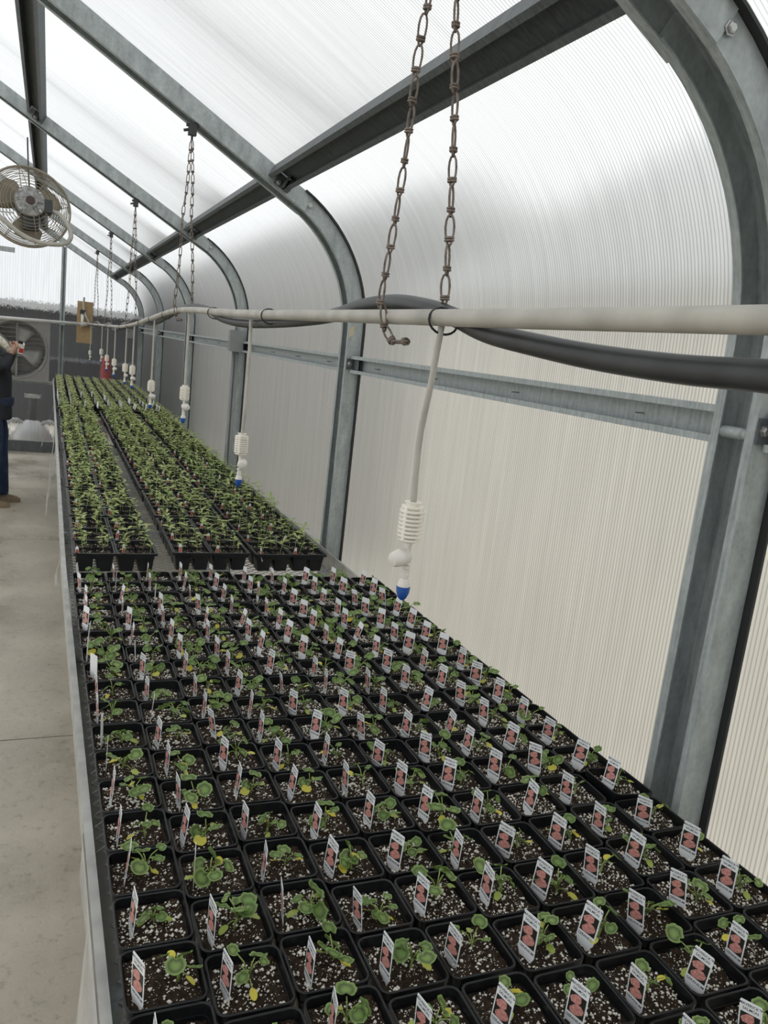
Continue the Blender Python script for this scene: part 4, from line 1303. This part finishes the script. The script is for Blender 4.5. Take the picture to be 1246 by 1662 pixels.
for k in range(6):
    a = 2 * pi * k / 6
    MB().obox((0.056 * cos(a), -0.104, 0.056 * sin(a)), 0.03, 0.006, 0.009, Matrix.Rotation(-a, 3, 'Y')).build('fin', M['motor'], bell)
for k in range(4):
    a = 2 * pi * k / 4 + 0.8
    mk('bolt', meshes['bolt'], bell, mat=Matrix.Translation((0.073 * cos(a), -0.098, 0.073 * sin(a))) @ FACE)
MB().lathe([(0.025, 0.106), (0.025, 0.113), (0.018, 0.115)], 16, RY).build('shaft_cap', M['motor_cap'], bell, angle=40)
MB().lathe([(0.02, -0.02), (0.042, -0.016), (0.044, 0.07), (0.03, 0.08)], 14, Matrix.Translation((0.012, -0.03, -0.13)) @ Matrix.Rotation(0, 4, 'X')).build('capacitor_cover', M['motor_dark'], fan, angle=40)
MB().obox((0.098, -0.07, -0.012), 0.042, 0.06, 0.075).build('junction_box', M['motor_dark'], fan)
cp = smooth_path([(0.118, -0.075, -0.03), (0.165, -0.08, -0.045), (0.205, -0.085, -0.1), (0.222, -0.09, -0.165), (0.19, -0.095, -0.215), (0.11, -0.095, -0.232), (0.02, -0.09, -0.225), (-0.06, -0.085, -0.19), (-0.12, -0.075, -0.14), (-0.2, -0.06, -0.08), (-0.32, -0.04, -0.02)], 5)
MB().tube(cp, 0.013, 10).build('conduit', M['pvc'], fan, smooth=True)
MB().tube([(0.0, -0.06, 0.075), (0.002, -0.02, 0.16), (0.008, 0.07, 0.39), (0.01, 0.09, 0.45)], 0.0045, 6).build('hanger_rod', M['motor_dark'], fan, smooth=True)

# ================================================================== END WALL EQUIPMENT
ex = empty('exhaust_fan', (-0.371, 11.2, 1.32))
tag(ex, 'square galvanised exhaust fan with round opening on the end wall', 'exhaust fan')
mb = MB(); n = 48; hs, rr = 0.383, 0.352
def sq(a):
    c, s = cos(a), sin(a); m = max(abs(c), abs(s)); return (hs * c / m, hs * s / m)
fr = [(sq(2 * pi * k / n)[0], 0.0, sq(2 * pi * k / n)[1]) for k in range(n)]
ci = [(rr * cos(2 * pi * k / n), 0.0, rr * sin(2 * pi * k / n)) for k in range(n)]
ci2 = [((rr - 0.02) * cos(2 * pi * k / n), 0.06, (rr - 0.02) * sin(2 * pi * k / n)) for k in range(n)]
ci3 = [((rr - 0.022) * cos(2 * pi * k / n), 0.2, (rr - 0.022) * sin(2 * pi * k / n)) for k in range(n)]
fb = [(x, 0.25, z) for x, y, z in fr]
vs = fb + fr + ci + ci2 + ci3
mb.add(vs, [(i * n + k, i * n + (k + 1) % n, (i + 1) * n + (k + 1) % n, (i + 1) * n + k) for i in range(4) for k in range(n)])
mb.build('housing', M['exh'], ex, angle=40)
MB().tube(circle(rr + 0.004, -0.003, 48), 0.007, 6, closed=True).build('orifice_ring', M['exh_slat'], ex, smooth=True)
for k in range(13):
    z = -0.34 + k * 0.0567
    hw = min(0.345, sqrt(max(0.0, 0.348 ** 2 - z * z)) + 0.02)
    MB().obox((0, 0.23, z), 2 * hw, 0.003, 0.05, Matrix.Rotation(radians(28), 3, 'X')).build('shutter_slat', M['exh_slat'], ex)
MB().box(-0.012, 0.012, 0.12, 0.14, -0.345, 0.345).build('strut', M['exh'], ex)
MB().lathe([(0.02, -0.02), (0.055, 0), (0.055, 0.06), (0.03, 0.07)], 16, Matrix.Translation((0, 0.12, 0)) @ RY).build('hub', M['motor_dark'], ex, angle=40)
for k in range(4):
    a0 = 2 * pi * k / 4 - 0.35
    vs = []
    for r in (0.05, 0.14, 0.24, 0.315):
        for t in (-1, -0.3, 0.4, 1):
            a = a0 + t * 0.42
            vs.append((r * cos(a), 0.1 + t * 0.035, r * sin(a)))
    b = MB().add(vs, [(4 * i + j, 4 * i + j + 1, 4 * i + j + 5, 4 * i + j + 4) for i in range(3) for j in range(3)]).build('blade', M['exh'], ex, smooth=True)
    b.modifiers.new('thickness', 'SOLIDIFY').thickness = 0.003

ep = empty('wall_pipe', (0, 11.14, 0))
tag(ep, 'pale horizontal supply pipe crossing the end wall', 'pipe')
MB().tube([(-3.0, 0, 1.62), (-0.6, 0, 1.685), (0.42, 0, 1.717)], 0.021, 12).build('pipe_run', M['pvc_white'], ep, smooth=True)
MB().tube([(0.36, 0, 1.715), (0.47, 0, 1.718)], 0.028, 12).build('coupling', M['pvc'], ep, smooth=True)
MB().box(0.12, 0.18, -0.022, 0.3, 1.68, 1.69).build('pipe_bracket', M['galv'], ep)
bd = empty('valve_board', (0.415, 11.2, 1.48))
tag(bd, 'upright plywood board with valve at the end of the irrigation pipe', 'board')
MB().box(-0.095, 0.095, 0, 0.015, 0, 0.52).build('plywood', M['wood'], bd)
vv = MB(); vv.tube([(-0.03, -0.03, 0.2), (-0.03, -0.03, 0.37)], 0.02, 10); vv.build('valve_body', M['white_plastic'], bd, smooth=True)
MB().obox((-0.03, -0.03, 0.39), 0.06, 0.05, 0.05).build('valve_head', M['motor_dark'], bd)
MB().tube(smooth_path([(-0.02, -0.03, 0.57), (-0.022, -0.035, 0.45), (0.01, -0.05, 0.34), (0.06, -0.05, 0.25), (0.09, -0.03, 0.2)], 5), 0.012, 8).build('feed_hose', M['pvc'], bd, smooth=True)
sb = empty('grey_enclosure', (0.99, 11.3, 1.66))
tag(sb, 'small grey box high in the far corner', 'electrical box')
MB().box(-0.05, 0.05, 0, 0.08, -0.055, 0.055).build('body', M['grey_box'], sb)
MB().box(-0.053, 0.053, -0.006, 0.0, -0.058, 0.058).build('cover', M['grey_box'], sb)
jb = empty('junction_enclosure', (1.078, 5.13, 1.69))
tag(jb, 'grey junction box with conduits on the third arch rib', 'electrical box')
MB().box(-0.04, 0.04, -0.03, 0.03, 0, 0.125).build('body', M['grey_box'], jb)
MB().box(-0.043, 0.043, -0.036, -0.03, -0.003, 0.128).build('cover', M['grey_box'], jb)
for dx in (-0.008, 0.018):
    MB().tube([(dx, 0, 0.0), (dx, 0, -1.68)], 0.0095, 10).build('conduit', M['grey_box'], jb, smooth=True)
MB().tube([(0.0, 0, 0.125), (0.0, 0, 0.15), (0.02, 0.0, 0.2)], 0.01, 8).build('gland', M['grey_box'], jb, smooth=True)

# ================================================================== PERSON at the left edge of the view
per = empty('person', (-0.475, 8.15, 0))
tag(per, 'person in dark navy jacket and blue jeans standing in aisle holding a white device', 'person')
def fused(name, tubes, m, voxel=0.014, extra=None, sm=6):
    """tapering limbs fused into one continuous surface"""
    mb = MB()
    for pts, rs_ in tubes:
        mb.tube(smooth_path(pts, 4), [r for r in interp(rs_, 4)], 14)
    for (c, sx, sy, sz) in (extra or []):
        prof = [(max(0.001, sin(pi * k / 10)), -cos(pi * k / 10)) for k in range(11)]
        mb.lathe(prof, 16, Matrix.Translation(c) @ Matrix.Diagonal((sx, sy, sz, 1)))
    o = mb.build(name, m, per, smooth=True)
    r = o.modifiers.new('fuse', 'REMESH'); r.mode = 'VOXEL'; r.voxel_size = voxel; r.use_smooth_shade = True
    s = o.modifiers.new('soften', 'SMOOTH'); s.iterations = sm; s.factor = 0.5
    return o
def interp(rs_, n):
    out = []
    for a, b in zip(rs_, rs_[1:]):
        out += [a + (b - a) * k / n for k in range(n)]
    return out + [rs_[-1]]
# facing the bench (+x); left/right of the body along y
fused('jeans', [
    ([(-0.02, 0.0, 0.98), (0.0, 0.0, 0.86)], [0.165, 0.17]),
    ([(0.0, -0.09, 0.88), (0.02, -0.1, 0.7), (0.03, -0.105, 0.5), (0.01, -0.11, 0.28), (0.0, -0.11, 0.07)], [0.105, 0.1, 0.08, 0.078, 0.085]),
    ([(0.0, 0.09, 0.88), (0.05, 0.12, 0.7), (0.07, 0.13, 0.5), (0.08, 0.14, 0.28), (0.08, 0.14, 0.07)], [0.105, 0.1, 0.08, 0.078, 0.085]),
], M['jeans'])
fused('jacket', [
    ([(0.0, 0, 0.80), (0.0, 0, 1.0), (0.0, 0, 1.2), (-0.03, 0, 1.36), (-0.07, 0, 1.48)], [0.185, 0.178, 0.175, 0.165, 0.085]),
    ([(-0.06, -0.02, 1.43), (-0.05, -0.17, 1.43), (0.03, -0.2, 1.31), (0.1, -0.2, 1.27)], [0.1, 0.088, 0.072, 0.066]),
    ([(0.1, -0.2, 1.27), (0.13, -0.16, 1.33), (0.155, -0.1, 1.4)], [0.064, 0.055, 0.044]),
    ([(-0.06, 0.02, 1.43), (-0.05, 0.17, 1.43), (0.02, 0.22, 1.3), (0.08, 0.22, 1.24)], [0.1, 0.088, 0.072, 0.064]),
    ([(0.08, 0.22, 1.24), (0.13, 0.12, 1.33), (0.16, 0.03, 1.4)], [0.062, 0.054, 0.044]),
], M['jacket'])
fused('knit_scarf', [([(-0.08, -0.14, 1.6), (0.02, -0.17, 1.555), (0.11, -0.185, 1.49), (0.16, -0.18, 1.43)], [0.05, 0.04, 0.034, 0.018])], M['scarf'], 0.01)
fused('sweater_hem', [([(0.03, 0, 0.93), (0.035, 0, 1.02)], [0.165, 0.165])], M['hoodie'])
HX = -0.13
head = [([(HX + 0.05, 0, 1.42), (HX, 0, 1.58)], [0.06, 0.055])]
hands = []
def hand(base, d, up, s):
    d = Vector(d).normalized(); up = Vector(up).normalized(); side = d.cross(up).normalized()
    b = Vector(base)
    out = [([b - d * 0.05, b, b + d * 0.05, b + d * 0.085], [0.028, 0.03, 0.036, 0.03])]
    for k, L in enumerate((0.062, 0.072, 0.068, 0.052)):
        r0 = b + d * 0.08 + side * (k - 1.5) * 0.019
        out.append(([r0 - d * 0.015, r0 + d * L * 0.45 + up * 0.006, r0 + d * L * 0.7 - up * 0.02, r0 + d * L * 0.65 - up * 0.042], [0.0098, 0.0094, 0.009, 0.008]))
    t0 = b + d * 0.03 - side * 0.03 * s
    out.append(([t0, t0 - side * 0.028 * s + d * 0.025 - up * 0.01, t0 - side * 0.022 * s + d * 0.06 - up * 0.03], [0.012, 0.011, 0.009]))
    return out
hands += hand((0.165, -0.09, 1.42), (0.3, 0.75, 0.45), (0.9, -0.4, 0.1), 1)
hands += hand((0.17, 0.02, 1.42), (0.45, -0.5, 0.5), (0.9, 0.4, 0.1), -1)
fused('body', head + hands + [([(0.0, 0, 0.9), (-0.06, 0, 1.44)], [0.09, 0.09])], M['skin'], 0.0075,
      [((HX + 0.02, 0, 1.68), 0.098, 0.076, 0.122), ((HX + 0.055, 0, 1.62), 0.055, 0.05, 0.06), ((HX + 0.118, 0, 1.665), 0.022, 0.014, 0.024), ((HX, 0.078, 1.67), 0.018, 0.012, 0.03), ((HX, -0.078, 1.67), 0.018, 0.012, 0.03)], 3)
fused('hair', [], M['hair'], 0.009, [((HX - 0.005, 0, 1.715), 0.105, 0.085, 0.105), ((HX - 0.05, 0, 1.65), 0.062, 0.075, 0.085)], 3)
for s in (-1, 1):
    MB().lathe([(0.001, -0.008), (0.007, -0.004), (0.008, 0), (0.007, 0.004), (0.001, 0.008)], 10, Matrix.Translation((HX + 0.108, s * 0.03, 1.69))).build('eye', M['eye'], per, smooth=True)
MB().lathe([(0.001, -0.02), (0.006, -0.012), (0.008, 0), (0.006, 0.012), (0.001, 0.02)], 10, Matrix.Translation((HX + 0.109, 0, 1.622)) @ Matrix.Rotation(pi / 2, 4, 'X')).build('mouth', M['lips'], per, smooth=True)
for fx, fy in ((0.0, -0.11), (0.08, 0.14)):
    mb = MB()
    sec = [(-0.09, 0.035, 0.075), (-0.05, 0.042, 0.1), (0.02, 0.044, 0.095), (0.09, 0.048, 0.065), (0.15, 0.045, 0.05), (0.185, 0.025, 0.03)]
    vs = []
    for x, w, h in sec:
        vs += [(fx + x, fy - w, 0.0), (fx + x, fy - w, h * 0.5), (fx + x, fy - w * 0.55, h), (fx + x, fy + w * 0.55, h), (fx + x, fy + w, h * 0.5), (fx + x, fy + w, 0.0)]
    fs = [(6 * i + j, 6 * i + (j + 1) % 6, 6 * i + 6 + (j + 1) % 6, 6 * i + 6 + j) for i in range(5) for j in range(6)] + [tuple(reversed(range(6))), tuple(30 + j for j in range(6))]
    mb.add(vs, fs).build('shoe', M['shoe'], per, angle=50)
dv = empty('handheld_device', (-0.235, 8.12, 1.46), (0.2, 0.15, 0.1))
tag(dv, 'small white and red device held up by the person', 'device')
mb = MB(); ro_ = rounded_rect(0.028, 0.045, 0.012, 3)
mb.prism(ro_, -0.045, 0.045, 'z'); mb.build('body', M['white_plastic'], dv)
MB().box(-0.012, 0.024, -0.049, -0.044, -0.03, 0.01).build('red_panel', M['red'], dv)
MB().box(-0.03, 0.01, -0.03, 0.03, 0.045, 0.07).build('black_top', M['tie'], dv)
